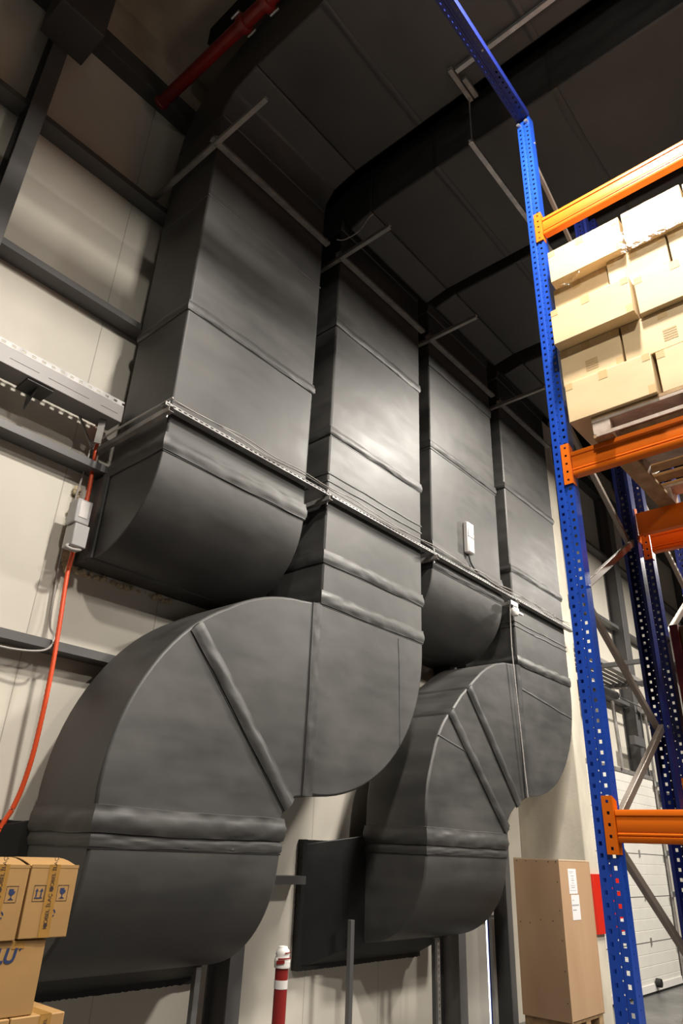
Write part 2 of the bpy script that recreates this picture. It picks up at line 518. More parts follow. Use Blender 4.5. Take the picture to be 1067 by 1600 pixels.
def band(path, across, width, bulge, seed, wob=0.22, sag=0.006):
    """puckered strip of seam tape glued along a path of (point, outward normal)"""
    mb = MB(); n = len(path)
    prof = [(-1, 0.0), (-0.97, 0.40), (-0.85, 0.5), (-0.6, 0.85), (-0.25, 1.0), (0.1, 0.97), (0.4, 0.75), (0.65, 0.5), (0.93, 0.42), (1, 0.0)]
    ns = [noise1(n, seed + k // 2, 6 + k % 2) for k in range(len(prof))]
    sg = noise1(n, seed + 31, 12)
    pin = [1.0] * n; r = random.Random(seed)
    i = r.randint(4, 12)
    while i < n:
        for q, v in ((-4, 0.98), (-3, 0.94), (-2, 0.89), (-1, 0.84), (0, 0.82), (1, 0.84), (2, 0.89), (3, 0.94), (4, 0.98)):
            if 0 <= i + q < n: pin[i + q] = v
        i += r.randint(12, 24)
    rings = []
    A0 = across
    for i, (p, nn) in enumerate(path):
        A = A0[i] if isinstance(A0, list) else Vector(A0)
        ring = []
        for k, (t, h) in enumerate(prof):
            o = bulge * h * (1 + wob * ns[k][i])
            if 0 < k < len(prof) - 1 and abs(t) < 0.8: o *= pin[i]
            if k in (0, len(prof) - 1): o = -0.006
            ring.append(p + nn * o + A * (t * width / 2 + sag * sg[i]))
        rings.append(ring)
    m = len(prof)
    vs = [q for rr in rings for q in rr]; fs = []
    for k in range(n - 1):
        for j in range(m - 1):
            fs.append((k * m + j, k * m + j + 1, (k + 1) * m + j + 1, (k + 1) * m + j))
    return mb.add(vs, fs)

def line_path(a, b, nrm, step=0.02):
    a = Vector(a); b = Vector(b); k = max(3, int((b - a).length / step))
    return [(a.lerp(b, i / k), Vector(nrm)) for i in range(k + 1)]

def arc(cx, cz, r, a0, a1, n=18):
    out = []
    for i in range(n + 1):
        t = i / n; a = radians(a0 + (a1 - a0) * t)
        rr = r(a0 + (a1 - a0) * t) if callable(r) else r
        out.append((cx + rr * cos(a), cz + rr * sin(a)))
    return out

DB = 0.018   # edge rounding of the insulation
def lap_shadow(path, across, width, root):  # black strip painting the shadow line along the lapped edge of a tape
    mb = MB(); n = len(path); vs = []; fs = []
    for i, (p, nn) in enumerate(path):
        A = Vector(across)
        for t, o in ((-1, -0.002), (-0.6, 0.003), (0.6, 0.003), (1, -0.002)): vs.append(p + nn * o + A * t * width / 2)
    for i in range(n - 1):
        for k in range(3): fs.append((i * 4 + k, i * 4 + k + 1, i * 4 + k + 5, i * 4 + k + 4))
    return mb.add(vs, fs).build('lap_shadow_line', M['black'], root, smooth=60)
def seam(root, x0, x1, z, width, bulge, seed, y0=F, y1=B):
    if width > 0.05: lap_shadow(rect_path(x0, x1, z - width * 0.5 - 0.003, y0, y1), (0, 0, 1), 0.010, root)
    return band(rect_path(x0, x1, z, y0, y1), (0, 0, 1), width, bulge, seed).build('seam_tape', M['tape'], root, smooth=50)

def top_elbow(root, x0, x1, ztop, zrun):
    """bend at the top of a riser, then the run under the roof"""
    h = B - F
    inner = [(F, ztop), (F - 0.02, ztop + 0.12), (F - 0.12, zrun - 0.06), (F - 0.42, zrun)]
    outer = [(F - 0.42, zrun + h)] + [(F - 0.42 + (h + 0.42) * sin(radians(a)), zrun + h - (zrun + h - ztop) * (1 - cos(radians(a)))) for a in (15, 30, 45, 60, 75, 90)]
    MB().prism(inner + outer, 'x', x0, x1).build('top_elbow', M['duct'], root, smooth=35, bevel=DB)
    MB().box(x0, x1, -4.5, F - 0.42, zrun, zrun + h).build('ceiling_run', M['duct'], root, smooth=35, bevel=DB)
    for y in (2.55, 1.3, 0.0):
        p = [(Vector((x0, y, zrun + h * 0.9)).lerp(Vector((x0, y, zrun)), i / 12), Vector((-1, 0, 0))) for i in range(12)]
        p += [(Vector((x0, y, zrun)), Vector((-0.8, 0, -0.8)))]
        p += line_path((x0 + 0.02, y, zrun), (x1 - 0.02, y, zrun), (0, 0, -1), 0.05)
        band(p, (0, 1, 0), 0.08, 0.012, int(x0 * 31 + y * 7)).build('seam_tape', M['tape'], root, smooth=50)

def wall_elbow_poly(z0, zc, r):
    """side outline (y,z) of a bend from a riser front into the wall"""
    pts = [(F, z0), (F, zc)]
    for i in range(1, 19):
        a = radians(180 + 90 * i / 18)
        pts.append((B + r * cos(a), zc + r * sin(a)))
    return pts

# ---- straight risers that bend into the wall (first and third)
def riser(x0, x1, zseam, ztop, zrun, label, seams, thin, seed):
    root = thing('air_duct', ((x0 + x1) / 2, F + 0.35, zseam), label, 'duct', 'black insulated ducts')
    MB().box(x0, x1, F, B, zseam, ztop).build('vertical_duct', M['duct'], root, smooth=35, bevel=DB)
    top_elbow(root, x0, x1, ztop, zrun)
    poly = wall_elbow_poly(zseam, zseam - 0.01, B - F - 0.005) + [(B, zseam)]
    MB().prism(poly, 'x', x0, x1).build('wall_elbow', M['duct'], root, smooth=25, bevel=DB)
    zb = zseam - 0.70
    MB().box(x0 - 0.012, x1 + 0.012, B + 0.01, D - 0.002, zb, zseam + 0.01).build('wall_sleeve', M['duct'], root, bevel=0.012)
    p = [(Vector((x0 - 0.012, B + 0.03, z)), Vector((-1, 0, 0))) for z in [zseam - 0.70 * i / 20 for i in range(21)]]
    band(p, (0, 1, 0), 0.09, 0.016, seed + 90).build('seam_tape', M['tape'], root, smooth=50)
    for k, (z, w, b) in enumerate(seams):
        seam(root, x0, x1, z, w, b, seed + k * 7)
    for k, z in enumerate(thin):
        o = seam(root, x0, x1, z, 0.022, 0.006, seed + 50 + k)
    return root

d1 = riser(2.295, 3.745, 4.235, 7.90, 8.22,
           'leftmost black insulated duct, bending into the wall above the big S bend', [(5.565, 0.10, 0.020), (4.285, 0.15, 0.024)], [6.83], 11)
d3 = riser(5.69, 7.165, 4.43, 7.90, 7.95,
           'third black insulated duct from the left, with the pale box on its front',
           [(7.16, 0.20, 0.014), (5.95, 0.09, 0.018), (4.66, 0.12, 0.020), (4.455, 0.09, 0.018)], [5.88], 23)

# ---- offset ducts with an S bend (second and fourth)
def offset_duct(x0, x1, ztop, zrun, zseam, e1, e2o, e2i, diag, lower, seams, thin, label, seed, collar):
    root = thing('air_duct', ((x0 + x1) / 2, F + 0.35, zseam), label, 'duct', 'black insulated ducts')
    MB().box(x0, x1, F, B, zseam, ztop).build('vertical_duct', M['duct'], root, smooth=35, bevel=DB)
    top_elbow(root, x0, x1, ztop, zrun)
    # first bend: down -> left
    xs, zt, zbm = e1['xs'], e1['zt'], e1['zb']
    poly = [(xs, zt), (x0, zt + 0.02), (x0, zseam), (x1, zseam)] + arc(e1['c'][0], e1['c'][1], e1['r'], 0, -90, 22)[1:] + [(xs, zbm)]
    MB().prism(poly, 'y', F, B).build('lower_elbow', M['duct'], root, smooth=25, bevel=DB)
    # second bend: left -> down
    poly = [(xs, zbm), (xs, zt)] + e2o + e2i
    MB().prism(poly, 'y', F, B).build('upper_elbow', M['duct'], root, smooth=25, bevel=DB)
    # third bend: down -> wall
    lx0, lx1, lz = lower
    poly = wall_elbow_poly(lz, lz - 0.22, B - F - 0.005) + [(B, lz)]
    MB().prism(poly, 'x', lx0, lx1).build('wall_elbow', M['duct'], root, smooth=25, bevel=DB)
    # seam tapes on the bends
    band(line_path((xs + 0.01, F, zbm + 0.01), (xs + 0.01, F, zt - 0.01), (0, -1, 0)), (1, 0, 0), 0.11, 0.020, seed + 61).build('seam_tape', M['tape'], root, smooth=50)
    lap_shadow(line_path((xs - 0.05, F, zbm + 0.01), (xs - 0.05, F, zt - 0.01), (0, -1, 0)), (1, 0, 0), 0.010, root)
    for q, (a, b) in enumerate(diag):
        a3 = Vector((a[0], F, a[1])); b3 = Vector((b[0], F, b[1]))
        t = (b3 - a3).normalized(); ac = Vector((-t.z, 0, t.x))
        path = line_path(a3, b3, (0, -1, 0))
        # continue the tape over the outer curve, back to the wall side
        out = (a3 - b3).normalized()
        back = [(Vector((a[0], y, a[1])), out) for y in [B - (B - F - 0.03) * i / 18 for i in range(19)]]
        path = back + [(a3, (out + Vector((0, -1, 0))).normalized())] + path[1:]
        band(path, ac, 0.125, 0.026, seed + 63 + q).build('seam_tape', M['tape'], root, smooth=50)
        lap_shadow([(p - ac * 0.068 * (1 if ac.x > 0 else -1), nn) for p, nn in path], ac, 0.011, root)
    band(rect_path(lx0, lx1, lz - 0.045), (0, 0, 1), 0.15, 0.030, seed + 66, 0.2).build('seam_tape', M['tape'], root, smooth=50)
    band(rect_path(lx0, lx1, lz - 0.155), (0, 0, 1), 0.07, 0.010, seed + 67, 0.4).build('seam_tape', M['tape'], root, smooth=50)
    lap_shadow(rect_path(lx0, lx1, lz - 0.195), (0, 0, 1), 0.010, root)
    for k, (z, w, b) in enumerate(seams): seam(root, x0, x1, z, w, b, seed + k * 7)
    for k, z in enumerate(thin): seam(root, x0, x1, z, 0.022, 0.006, seed + 50 + k)
    # flared collar sealed to the wall with mastic
    cx0, cx1, cz0, cz1 = collar
    zb = lz - 0.22 - (B - F)
    mb = MB().loft([[(lx0 + 0.01, B - 0.02, zb + 0.01), (lx1 - 0.01, B - 0.02, zb + 0.01), (lx1 - 0.01, B - 0.02, lz - 0.05), (lx0 + 0.01, B - 0.02, lz - 0.05)],
                    [(cx0 + 0.03, D - 0.06, cz0 + 0.03), (cx1 - 0.03, D - 0.06, cz0 + 0.03), (cx1 - 0.03, D - 0.06, cz1 - 0.03), (cx0 + 0.03, D - 0.06, cz1 - 0.03)]])
    mb.build('flared_collar', M['collar'], root, bevel=0.01)
    r = random.Random(seed); per = []
    def edge(a, b, k):
        for i in range(k):
            t = i / k; per.append((a[0] + (b[0] - a[0]) * t + r.uniform(-0.003, 0.003), a[1] + (b[1] - a[1]) * t + r.uniform(-0.0035, 0.003)))
    edge((cx0, cz0), (cx1, cz0), 110); edge((cx1, cz0), (cx1, cz1), 60); edge((cx1, cz1), (cx0, cz1), 110); edge((cx0, cz1), (cx0, cz0), 60)
    MB().prism(per, 'y', D - 0.065, D - 0.002).build('mastic_seal', M['collar'], root, bevel=0.0)
    return root

def e2_outer2():
    def rr(a):
        if a < 90: return 1.54
        if a < 120: return 1.54 - (a - 90) / 30 * 0.07
        if a < 150: return 1.47 + (a - 120) / 30 * 0.015
        return 1.485 + (a - 150) / 30 * 0.03
    return arc(3.78, 1.97, rr, 90, 180, 24)[0:]
o2 = [(x, z) for x, z in e2_outer2() if x < 3.93] + [(2.268, 1.84)]
i2 = [(3.742, 1.84), (3.745, 1.91), (3.79, 1.985), (3.86, 2.025)]
d2 = offset_duct(4.015, 5.487, 7.9, 7.87, 3.59,
    dict(xs=3.965, zt=3.535, zb=2.035, c=(4.0, 3.54), r=lambda a: 1.487 + 0.03 * sin(radians(-a * 2))),
    o2, i2, [((2.80, 3.035), (3.795, 1.97))], (2.275, 3.742, 1.85),
    [(6.575, 0.10, 0.016), (5.255, 0.10, 0.020), (3.98, 0.13, 0.020), (3.60, 0.13, 0.020)], [4.80, 4.72],
    'second black insulated duct from the left, with the large S bend', 101, (2.12, 3.885, 0.795, 1.785))

o4 = [(7.119, 3.705), (6.90, 3.645), (6.729, 3.567), (6.60, 3.49), (6.504, 3.421), (6.40, 3.345), (6.30, 3.265), (6.17, 3.168), (6.004, 3.007), (5.92, 2.94),
      (5.863, 2.888), (5.80, 2.815), (5.74, 2.73), (5.68, 2.62), (5.634, 2.506), (5.585, 2.39), (5.546, 2.28), (5.525, 2.17), (5.514, 2.068), (5.51, 1.875)]
i4 = [(6.912, 1.875), (6.93, 1.94), (7.0, 2.053), (7.06, 2.11), (7.132, 2.156), (7.25, 2.22)]
d4 = offset_duct(7.435, 8.868, 7.9, 7.95, 3.80,
    dict(xs=7.43, zt=3.745, zb=2.285, c=(7.44, 3.74), r=lambda a: 1.428 + 0.03 * sin(radians(-a * 2))),
    o4, i4, [((6.325, 3.265), (7.235, 2.215)), ((5.965, 2.965), (6.95, 1.95))], (5.51, 6.912, 1.885),
    [(6.155, 0.09, 0.016), (4.975, 0.10, 0.018), (3.80, 0.12, 0.022)], [4.28, 4.22],
    'fourth black insulated duct, rightmost beside the cream pillar, with a smaller S bend', 151, (4.895, 6.655, 0.785, 1.77))
# short cut marks and a join line on the fourth duct
band(line_path((5.72, F, 2.72), (6.22, F, 2.62), (0, -1, 0)), (0, 0, 1), 0.018, 0.005, 3).build('seam_tape', M['tape'], d4, smooth=50)
band(line_path((7.50, F, 3.47), (8.80, F, 3.33), (0, -1, 0)), (0, 0, 1), 0.03, 0.006, 4).build('seam_tape', M['tape'], d4, smooth=50)
band(line_path((5.10, F, 3.50), (5.12, F, 2.55), (0, -1, 0)), (1, 0, 0), 0.018, 0.005, 5).build('seam_tape', M['tape'], d2, smooth=50)

# beige expanding foam squeezed out round the first duct's wall opening
r = random.Random(5); mb = MB()
DF = D - 0.002
def blob(c, s, mb=mb):
    rings = []
    for j in range(1, 5):
        a = pi * j / 5
        rings.append([(c[0] + s * r.uniform(0.8, 1.2) * sin(a) * cos(t * pi / 4), c[1] - 0.72 * s + 0.6 * s * sin(a) * sin(t * pi / 4), c[2] + s * cos(a)) for t in range(8)])
    mb.loft(rings)
for i in range(46):
    z = 3.47 + 0.66 * r.random(); blob((2.215 - 0.05 * r.random() + 0.04 * (4.1 - z), DF, z), r.uniform(0.014, 0.034))
for i in range(60):
    x = 2.30 + 0.9 * r.random() ** 1.3; blob((x, DF, 3.522 - 0.035 * r.random()), r.uniform(0.008, 0.026))
o = mb.build('expanding_foam', M['foam'], smooth=60)
tag(o, 'beige expanding foam squeezed out along the wall opening of the leftmost duct', 'foam', kind='stuff')

# ------------------------------------------------------------------ slotted channel
def channel_x(mb, x0, x1, y, z, s=0.041, pitch=0.05, dp=0.041):
    """slotted strut along x: perforated front face, plain top and bottom, open back"""
    rows = []; t = x0; k = 0
    while t < x1 - 1e-6:
        rows += [t, min(t + 0.011, x1), min(t + 0.039, x1)]; t += pitch
    rows = sorted(set(rows + [x1]))
    cols = [(-s / 2, 0), (-s * 0.16, 0), (s * 0.16, 0), (s / 2, 0)]
    def hole(i, j): return i == 1 and j % 3 == 1
    mb.perf(cols, rows, hole, lambda c, t: (t, y, z + c[0]))
    mb.add([(x0, y, z - s / 2), (x1, y, z - s / 2), (x1, y + dp, z - s / 2), (x0, y + dp, z - s / 2)], [(0, 1, 2, 3)])
    mb.add([(x0, y, z + s / 2), (x1, y, z + s / 2), (x1, y + dp, z + s / 2), (x0, y + dp, z + s / 2)], [(0, 1, 2, 3)])
    return mb
def channel_y(mb, y0, y1, x, z, s=0.041, pitch=0.05, holes=True):
    rows = []; t = y0
    while t < y1 - 1e-6:
        rows += [t, min(t + 0.011, y1), min(t + 0.039, y1)]; t += pitch
    rows = sorted(set(rows + [y1]))
    cols = [(-s / 2, 0), (-0.006, 0), (0.006, 0), (s / 2, 0)]
    mb.perf(cols, rows, lambda i, j: holes and i == 1 and j % 3 == 1, lambda c, t: (x, t, z + c[0]))
    mb.add([(x, y0, z - s / 2), (x, y1, z - s / 2), (x + s, y1, z - s / 2), (x + s, y0, z - s / 2)], [(0, 1, 2, 3)])
    mb.add([(x, y0, z + s / 2), (x, y1, z + s / 2), (x + s, y1, z + s / 2), (x + s, y0, z + s / 2)], [(0, 1, 2, 3)])
    return mb

ducts_x = [(2.295, 3.745), (4.015, 5.487), (5.69, 7.165), (7.435, 8.868)]
ordn = ['leftmost duct', 'second duct from the left', 'third duct from the left', 'rightmost duct']
low_end = [3.915, 5.59, 7.335, 9.012]
for k, (a, b) in enumerate(ducts_x):
    for lvl, z in (('lower', 4.53), ('upper', 7.43)):
        xs = a - 0.062
        yF = F - 0.075
        nm = 'slotted bracket across the %s, %s' % (ordn[k], 'at mid height with cables' if lvl == 'lower' else 'high up near the ceiling')
        root = thing('duct_bracket', (xs, yF, z), nm, 'bracket', 'slotted brackets holding the ducts')
        end = low_end[k] if lvl == 'lower' else b + 0.03
        channel_x(MB(), xs - 0.03, end, yF, z, 0.027, 0.05, 0.062).build('front_channel', M['galv_mid'] if lvl == 'lower' else M['galv_dull'], root, solid=0.0025)
        y_out = yF - 0.03 if lvl == 'lower' else 3.08
        channel_y(MB(), y_out, 4.58 if k else 4.74, xs - 0.01, z - 0.045, holes=False).build('side_strut', M['galv_dull'], root, solid=0.0025)
        MB().tube([(xs + 0.01, yF + 0.02, z - 0.10), (xs + 0.01, yF + 0.02, z + 0.06)], 0.006, 8).build('threaded_rod', M['galv'], root)

# pale cables clipped along the lower brackets
def cable_pts(pts, sub=8):
    """Catmull-Rom through points"""
    P = [Vector(p) for p in pts]; P = [P[0]] + P + [P[-1]]; out = []
    for i in range(1, len(P) - 2):
        for k in range(sub):
            t = k / sub
            out.append(0.5 * ((2 * P[i]) + (-P[i - 1] + P[i + 1]) * t + (2 * P[i - 1] - 5 * P[i] + 4 * P[i + 1] - P[i + 2]) * t * t + (-P[i - 1] + 3 * P[i] - 3 * P[i + 1] + P[i + 2]) * t ** 3))
    out.append(P[-2]); return out
rr = random.Random(9)
for q in range(2):
    pts = []
    x = 2.26
    while x < 8.95:
        pts.append((x, F - 0.089 - 0.011 * q + rr.uniform(-0.006, 0.006), 4.562 + 0.016 * q + rr.uniform(-0.014, 0.016))); x += 0.33
    mb = MB().tube(cable_pts(pts, 5), 0.0042, 6)
    o = mb.build('bracket_cable', M['conduit_grey'], smooth=60)
    tag(o, ['pale thin cable lying along the duct brackets, lower of the pair', 'pale thin cable lying along the duct brackets, upper of the pair'][q], 'cable', 'cables along the duct brackets')
o = MB().tube(cable_pts([(2.24, 3.70, 4.58), (2.21, 4.0, 4.55), (2.19, 4.35, 4.53), (2.18, 4.70, 4.50)], 6), 0.008, 6).build('bracket_cable', M['conduit_grey'], smooth=60)
tag(o, 'pale cable tied to the side strut of the leftmost duct', 'cable')

# loose wire near the top of the first gap
o = MB().tube(cable_pts([(3.80, 3.66, 7.46), (3.86, 3.60, 7.47), (3.97, 3.50, 7.62), (4.02, 3.42, 7.80), (4.05, 3.38, 7.86)], 6), 0.006, 6).build('loose_wire', M['conduit_grey'], smooth=60)
tag(o, 'loose pale wire sticking up between the two left ducts near the ceiling', 'wire')

# box with cable on the third duct
root = thing('control_box', (6.385, F - 0.03, 4.80), 'pale narrow control box mounted on the front of the third duct', 'box')
mb = MB().box(6.335, 6.47, F - 0.055, F - 0.001, 4.80, 5.18); mb.build('housing', M['box_white'], root, bevel=0.008)
MB().box(6.345, 6.46, F - 0.064, F - 0.056, 4.81, 4.985).build('lower_cover', M['box_white'], root, bevel=0.004)
upc = MB().box(6.345, 6.46, F - 0.066, F - 0.056, 4.995, 5.17).build('upper_cover', M['white'], root, bevel=0.004)
for i, (x, z, w, h) in enumerate(((6.37, 5.13, 0.03, 0.012), (6.41, 5.10, 0.012, 0.05), (6.43, 5.05, 0.02, 0.03), (6.38, 5.03, 0.015, 0.02))):
    MB().box(x, x + w, F - 0.0675, F - 0.0655, z, z + h).build('label_print', M['ink_grey'], upc)
o = MB().tube(cable_pts([(6.40, F - 0.02, 4.80), (6.44, F - 0.03, 4.68), (6.56, F - 0.06, 4.585), (6.8, F - 0.07, 4.575), (7.12, F - 0.07, 4.565)], 7), 0.010, 8).build('black_cable', M['black'], smooth=60)
tag(o, 'black cable hanging from the pale control box down to the bracket', 'cable')

# camera-like sensor hung under the bracket + thin wire down to the S bend
root = thing('security_sensor', (7.25, 3.70, 4.30), 'small white sensor hung under the bracket between the two right ducts', 'sensor')
MB().lathe((7.25, 3.69, 4.32), [(0.0, 0.05), (0.04, 0.045), (0.05, 0.02), (0.05, -0.02), (0.036, -0.045), (0.0, -0.05)], 16).build('sensor_head', M['white'], root, smooth=40)
MB().box(7.17, 7.34, 3.69, 3.73, 4.40, 4.45).build('mounting_clip', M['galv'], root)
MB().tube([(7.25, 3.71, 4.44), (7.25, 3.70, 4.36)], 0.01, 8).build('stem', M['galv'], root)
MB().box(7.27, 7.40, 3.66, 3.69, 4.31, 4.33).build('arm', M['white'], root)
o = MB().tube(cable_pts([(7.20, 3.72, 4.42), (7.235, 3.755, 3.9), (7.30, 3.76, 3.2), (7.355, 3.765, 2.6), (7.385, 3.765, 2.29)], 6), 0.007, 6).build('hanging_wire', M['conduit_grey'], smooth=60)
tag(o, 'thin pale wire hanging from the sensor over the right S bend', 'wire')

# ------------------------------------------------------------------ left wall: cable tray, conduit, boxes
def perf_strip_x(mb, x0, x1, y, z0, z1, pitch=0.075, hl=0.03):
    rows = []; t = x0
    while t < x1 - 1e-6:
        rows += [t, min(t + (pitch - hl) / 2, x1), min(t + (pitch + hl) / 2, x1)]; t += pitch
    rows = sorted(set(rows + [x1])); h = z1 - z0
    cols = [(z0, 0), (z0 + h * 0.3, 0), (z0 + h * 0.7, 0), (z1, 0)]
    return mb.perf(cols, rows, lambda i, j: i == 1 and j % 3 == 1, lambda c, t: (t, y, c[0]))
root = thing('cable_tray', (1.2, 4.49, 4.645), 'grey covered cable tray on the wall ending at the leftmost duct', 'cable tray')
mb = MB().box(-2.0, 2.244, 4.39, 4.585, 4.645, 4.79); mb.build('tray_body', M['tray_grey'], root, bevel=0.004)
perf_strip_x(MB(), -2.0, 2.244, 4.40, 4.79, 4.84).build('side_rail', M['galv_mid'], root, solid=0.002)
perf_strip_x(MB(), -2.0, 2.244, 4.575, 4.79, 4.84).build('side_rail', M['galv_mid'], root, solid=0.002)
mb = MB()
for x0, x1 in ((0.2, 0.9), (1.33, 1.55), (1.62, 1.95), (2.05, 2.2)):
    mb.box(x0, x1, 4.3885, 4.391, 4.705, 4.709)
mb.build('cover_joint', M['steel_dark'], root)
MB().box(2.236, 2.25, 4.40, 4.575, 4.66, 4.78).build('end_opening', M['black'], root)
for x in (1.58,):
    mb = MB().prism([(4.60, 4.643), (4.42, 4.643), (4.60, 4.50)], 'x', x, x + 0.012)
    mb.box(x - 0.09, x + 0.11, 4.41, 4.60, 4.630, 4.643)
    mb.build('wall_arm', M['steel_dark'], root)
MB().bar((2.13, 4.47, 4.643), (2.15, 4.52, 4.46), 0.05, 0.03).build('hanger_channel', M['galv_dull'], root)
MB().bar((1.98, 4.56, 4.643), (2.17, 4.66, 4.50), 0.014, 0.014).build('hanger_rod', M['galv_dull'], root)

cpts = [(2.235, 4.70, 4.86), (2.225, 4.68, 4.66), (2.222, 4.66, 4.44), (2.234, 4.65, 4.073), (2.214, 4.64, 3.618), (2.20, 4.62, 3.40), (2.205, 4.575, 3.02),
        (2.208, 4.55, 2.74), (2.214, 4.55, 2.45), (2.22, 4.57, 2.18), (2.218, 4.61, 1.98), (2.20, 4.64, 1.85), (2.177, 4.66, 1.778), (2.16, 4.68, 1.70)]
cp = cable_pts(cpts, 16)
rad = [0.0150 + (0.0018 if i % 2 else 0) for i in range(len(cp))]
o = MB().tube(cp, rad, 12).build('corrugated_conduit', M['conduit'], smooth=60)
tag(o, 'orange red corrugated conduit running down the cream wall left of the ducts', 'conduit')
o = MB().tube(cable_pts([(2.19, 4.69, 4.55), (2.185, 4.70, 4.3), (2.17, 4.71, 4.0), (2.165, 4.71, 3.6), (2.17, 4.70, 3.35), (2.19, 4.69, 3.05), (2.185, 4.57, 2.93), (2.13, 4.56, 2.83), (1.9, 4.60, 2.80), (1.6, 4.62, 2.83), (1.2, 4.62, 2.84)], 8), 0.0075, 8).build('grey_cable', M['conduit_grey'], smooth=60)
tag(o, 'pale grey cable beside the orange conduit, looping along the girt', 'cable')
root = thing('junction_box', (2.14, 4.52, 3.57), 'grey two part junction box hung on the orange conduit', 'junction box')
MB().box(2.085, 2.205, 4.47, 4.60, 3.755, 3.945).build('upper_box', M['box_grey'], root, bevel=0.008)
MB().box(2.10, 2.215, 4.46, 4.60, 3.575, 3.748).build('lower_box', M['box_grey'], root, bevel=0.008)
MB().box(2.11, 2.18, 4.466, 4.471, 3.80, 3.93).build('clear_cover', M['box_white'], root, bevel=0.003)
mb = MB()
for z in (3.62, 3.66, 3.70): mb.lathe((2.216, 4.53, z), [(0.0, -0.004), (0.012, -0.004), (0.012, 0.002), (0.0, 0.002)], 10, 'x')
mb.build('cable_gland', M['steel_dark'], root)
MB().tube(cable_pts([(2.10, 4.50, 3.58), (2.08, 4.48, 3.555), (2.12, 4.47, 3.545), (2.18, 4.48, 3.56), (2.2, 4.5, 3.585)], 5), 0.012, 8).build('cable_loop', M['conduit_grey'], root, smooth=60)

# red sprinkler pipe under the roof
root = thing('sprinkler_pipe', (2.03, 4.5, 8.48), 'red sprinkler pipe running from the wall beam under the ceiling at top left', 'pipe')
MB().tube([(2.03, 4.56, 8.50), (2.03, 2.95, 8.36), (2.03, 1.2, 8.22), (2.03, -2, 8.0)], 0.062, 18).build('pipe', M['red'], root, smooth=50)
for y, z in ((3.28, 8.39), (2.98, 8.365)):
    cpl = MB().lathe((2.03, y, z), [(0.06, -0.035), (0.085, -0.03), (0.09, 0.0), (0.085, 0.03), (0.06, 0.035)], 20, 'y').build('coupling', M['red'], root, smooth=30)
    for dx in (-0.1, 0.1):
        MB().tube([(2.03 + dx, y - 0.05, z - 0.01), (2.03 + dx, y + 0.05, z - 0.01)], 0.012, 8).build('coupling_bolt', M['galv'], cpl)
MB().lathe((2.03, 4.565, 8.50), [(0.0, 0.012), (0.07, 0.012), (0.075, -0.02), (0.06, -0.03)], 20, 'y').build('end_cap', M['red'], root, smooth=30)
# dark hanger plate next to the pipe
o = MB().box(2.10, 2.24, 2.6, 4.0, 8.98, 9.24).build('ceiling_plate', M['deck'])
tag(o, 'dark steel plate under the ceiling beside the red pipe', 'plate')

# trapeze hanger and slotted struts under the roof
root = thing('trapeze_hanger', (3.9, 2.0, 7.52), 'thin slotted trapeze bar on a rod under the second duct near the blue upright', 'hanger')
channel_x(MB(), 3.745, 5.55, 1.985, 7.51).build('trapeze_bar', M['galv'], root, solid=0.0025)
MB().tube([(3.775, 2.005, 7.48), (3.775, 2.005, 8.155)], 0.007, 8).build('hanger_rod', M['galv'], root)
root = thing('roof_strut', (3.5, 2.0, 8.18), 'slotted strut under the leftmost ceiling duct, crossing behind the blue tie beam', 'strut')
channel_y(MB(), -1.5, 1.97, 3.475, 8.185).build('long_strut', M['galv'], root, solid=0.0025)
MB().box(3.44, 3.82, 1.985, 2.026, 8.158, 8.205).build('cross_channel', M['galv_dull'], root)
MB().box(3.60, 3.82, 1.93, 1.97, 8.165, 8.205).build('cross_channel', M['galv_dull'], root)

# ------------------------------------------------------------------ lower wall: support legs, posts
def leg(x, y, zt, label, perf=False):
    mb = MB()
    if perf:
        rows = []; t = 0.0
        while t < zt - 1e-6:
            rows += [t, min(t + 0.011, zt), min(t + 0.039, zt)]; t += 0.05
        rows = sorted(set(rows + [zt]))
        cols = [(-0.0205, 0.041), (-0.0205, 0), (-0.006, 0), (0.006, 0), (0.0205, 0), (0.0205, 0.041)]
        mb.perf(cols, rows, lambda i, j: i == 2 and j % 3 == 1, lambda c, t: (x + c[0], y + c[1], t))
        o = mb.build('support_leg', M['galv_dull'], solid=0.0025, origin=(x, y, 0))
    else:
        mb.box(x - 0.022, x + 0.022, y - 0.022, y + 0.022, 0, zt)
        o = mb.build('support_leg', M['steel_grey'], bevel=0.004, origin=(x, y, 0))
    tag(o, label, 'support leg', 'legs under the duct bends')
leg(3.47, 4.22, 0.975, 'dark square leg under the large S bend, left of the grey column')
leg(5.265, 4.42, 1.165, 'dark square leg standing alone in front of the black collar')
leg(6.32, 4.24, 1.0, 'slotted leg under the right S bend beside the dark column', True)
o = MB().box(6.205, 6.235, 4.2, 4.24, 0, 1.0).build('flat_post', M['steel_dark'], origin=(6.22, 4.22, 0))
tag(o, 'thin dark flat post touching the slotted leg', 'post')

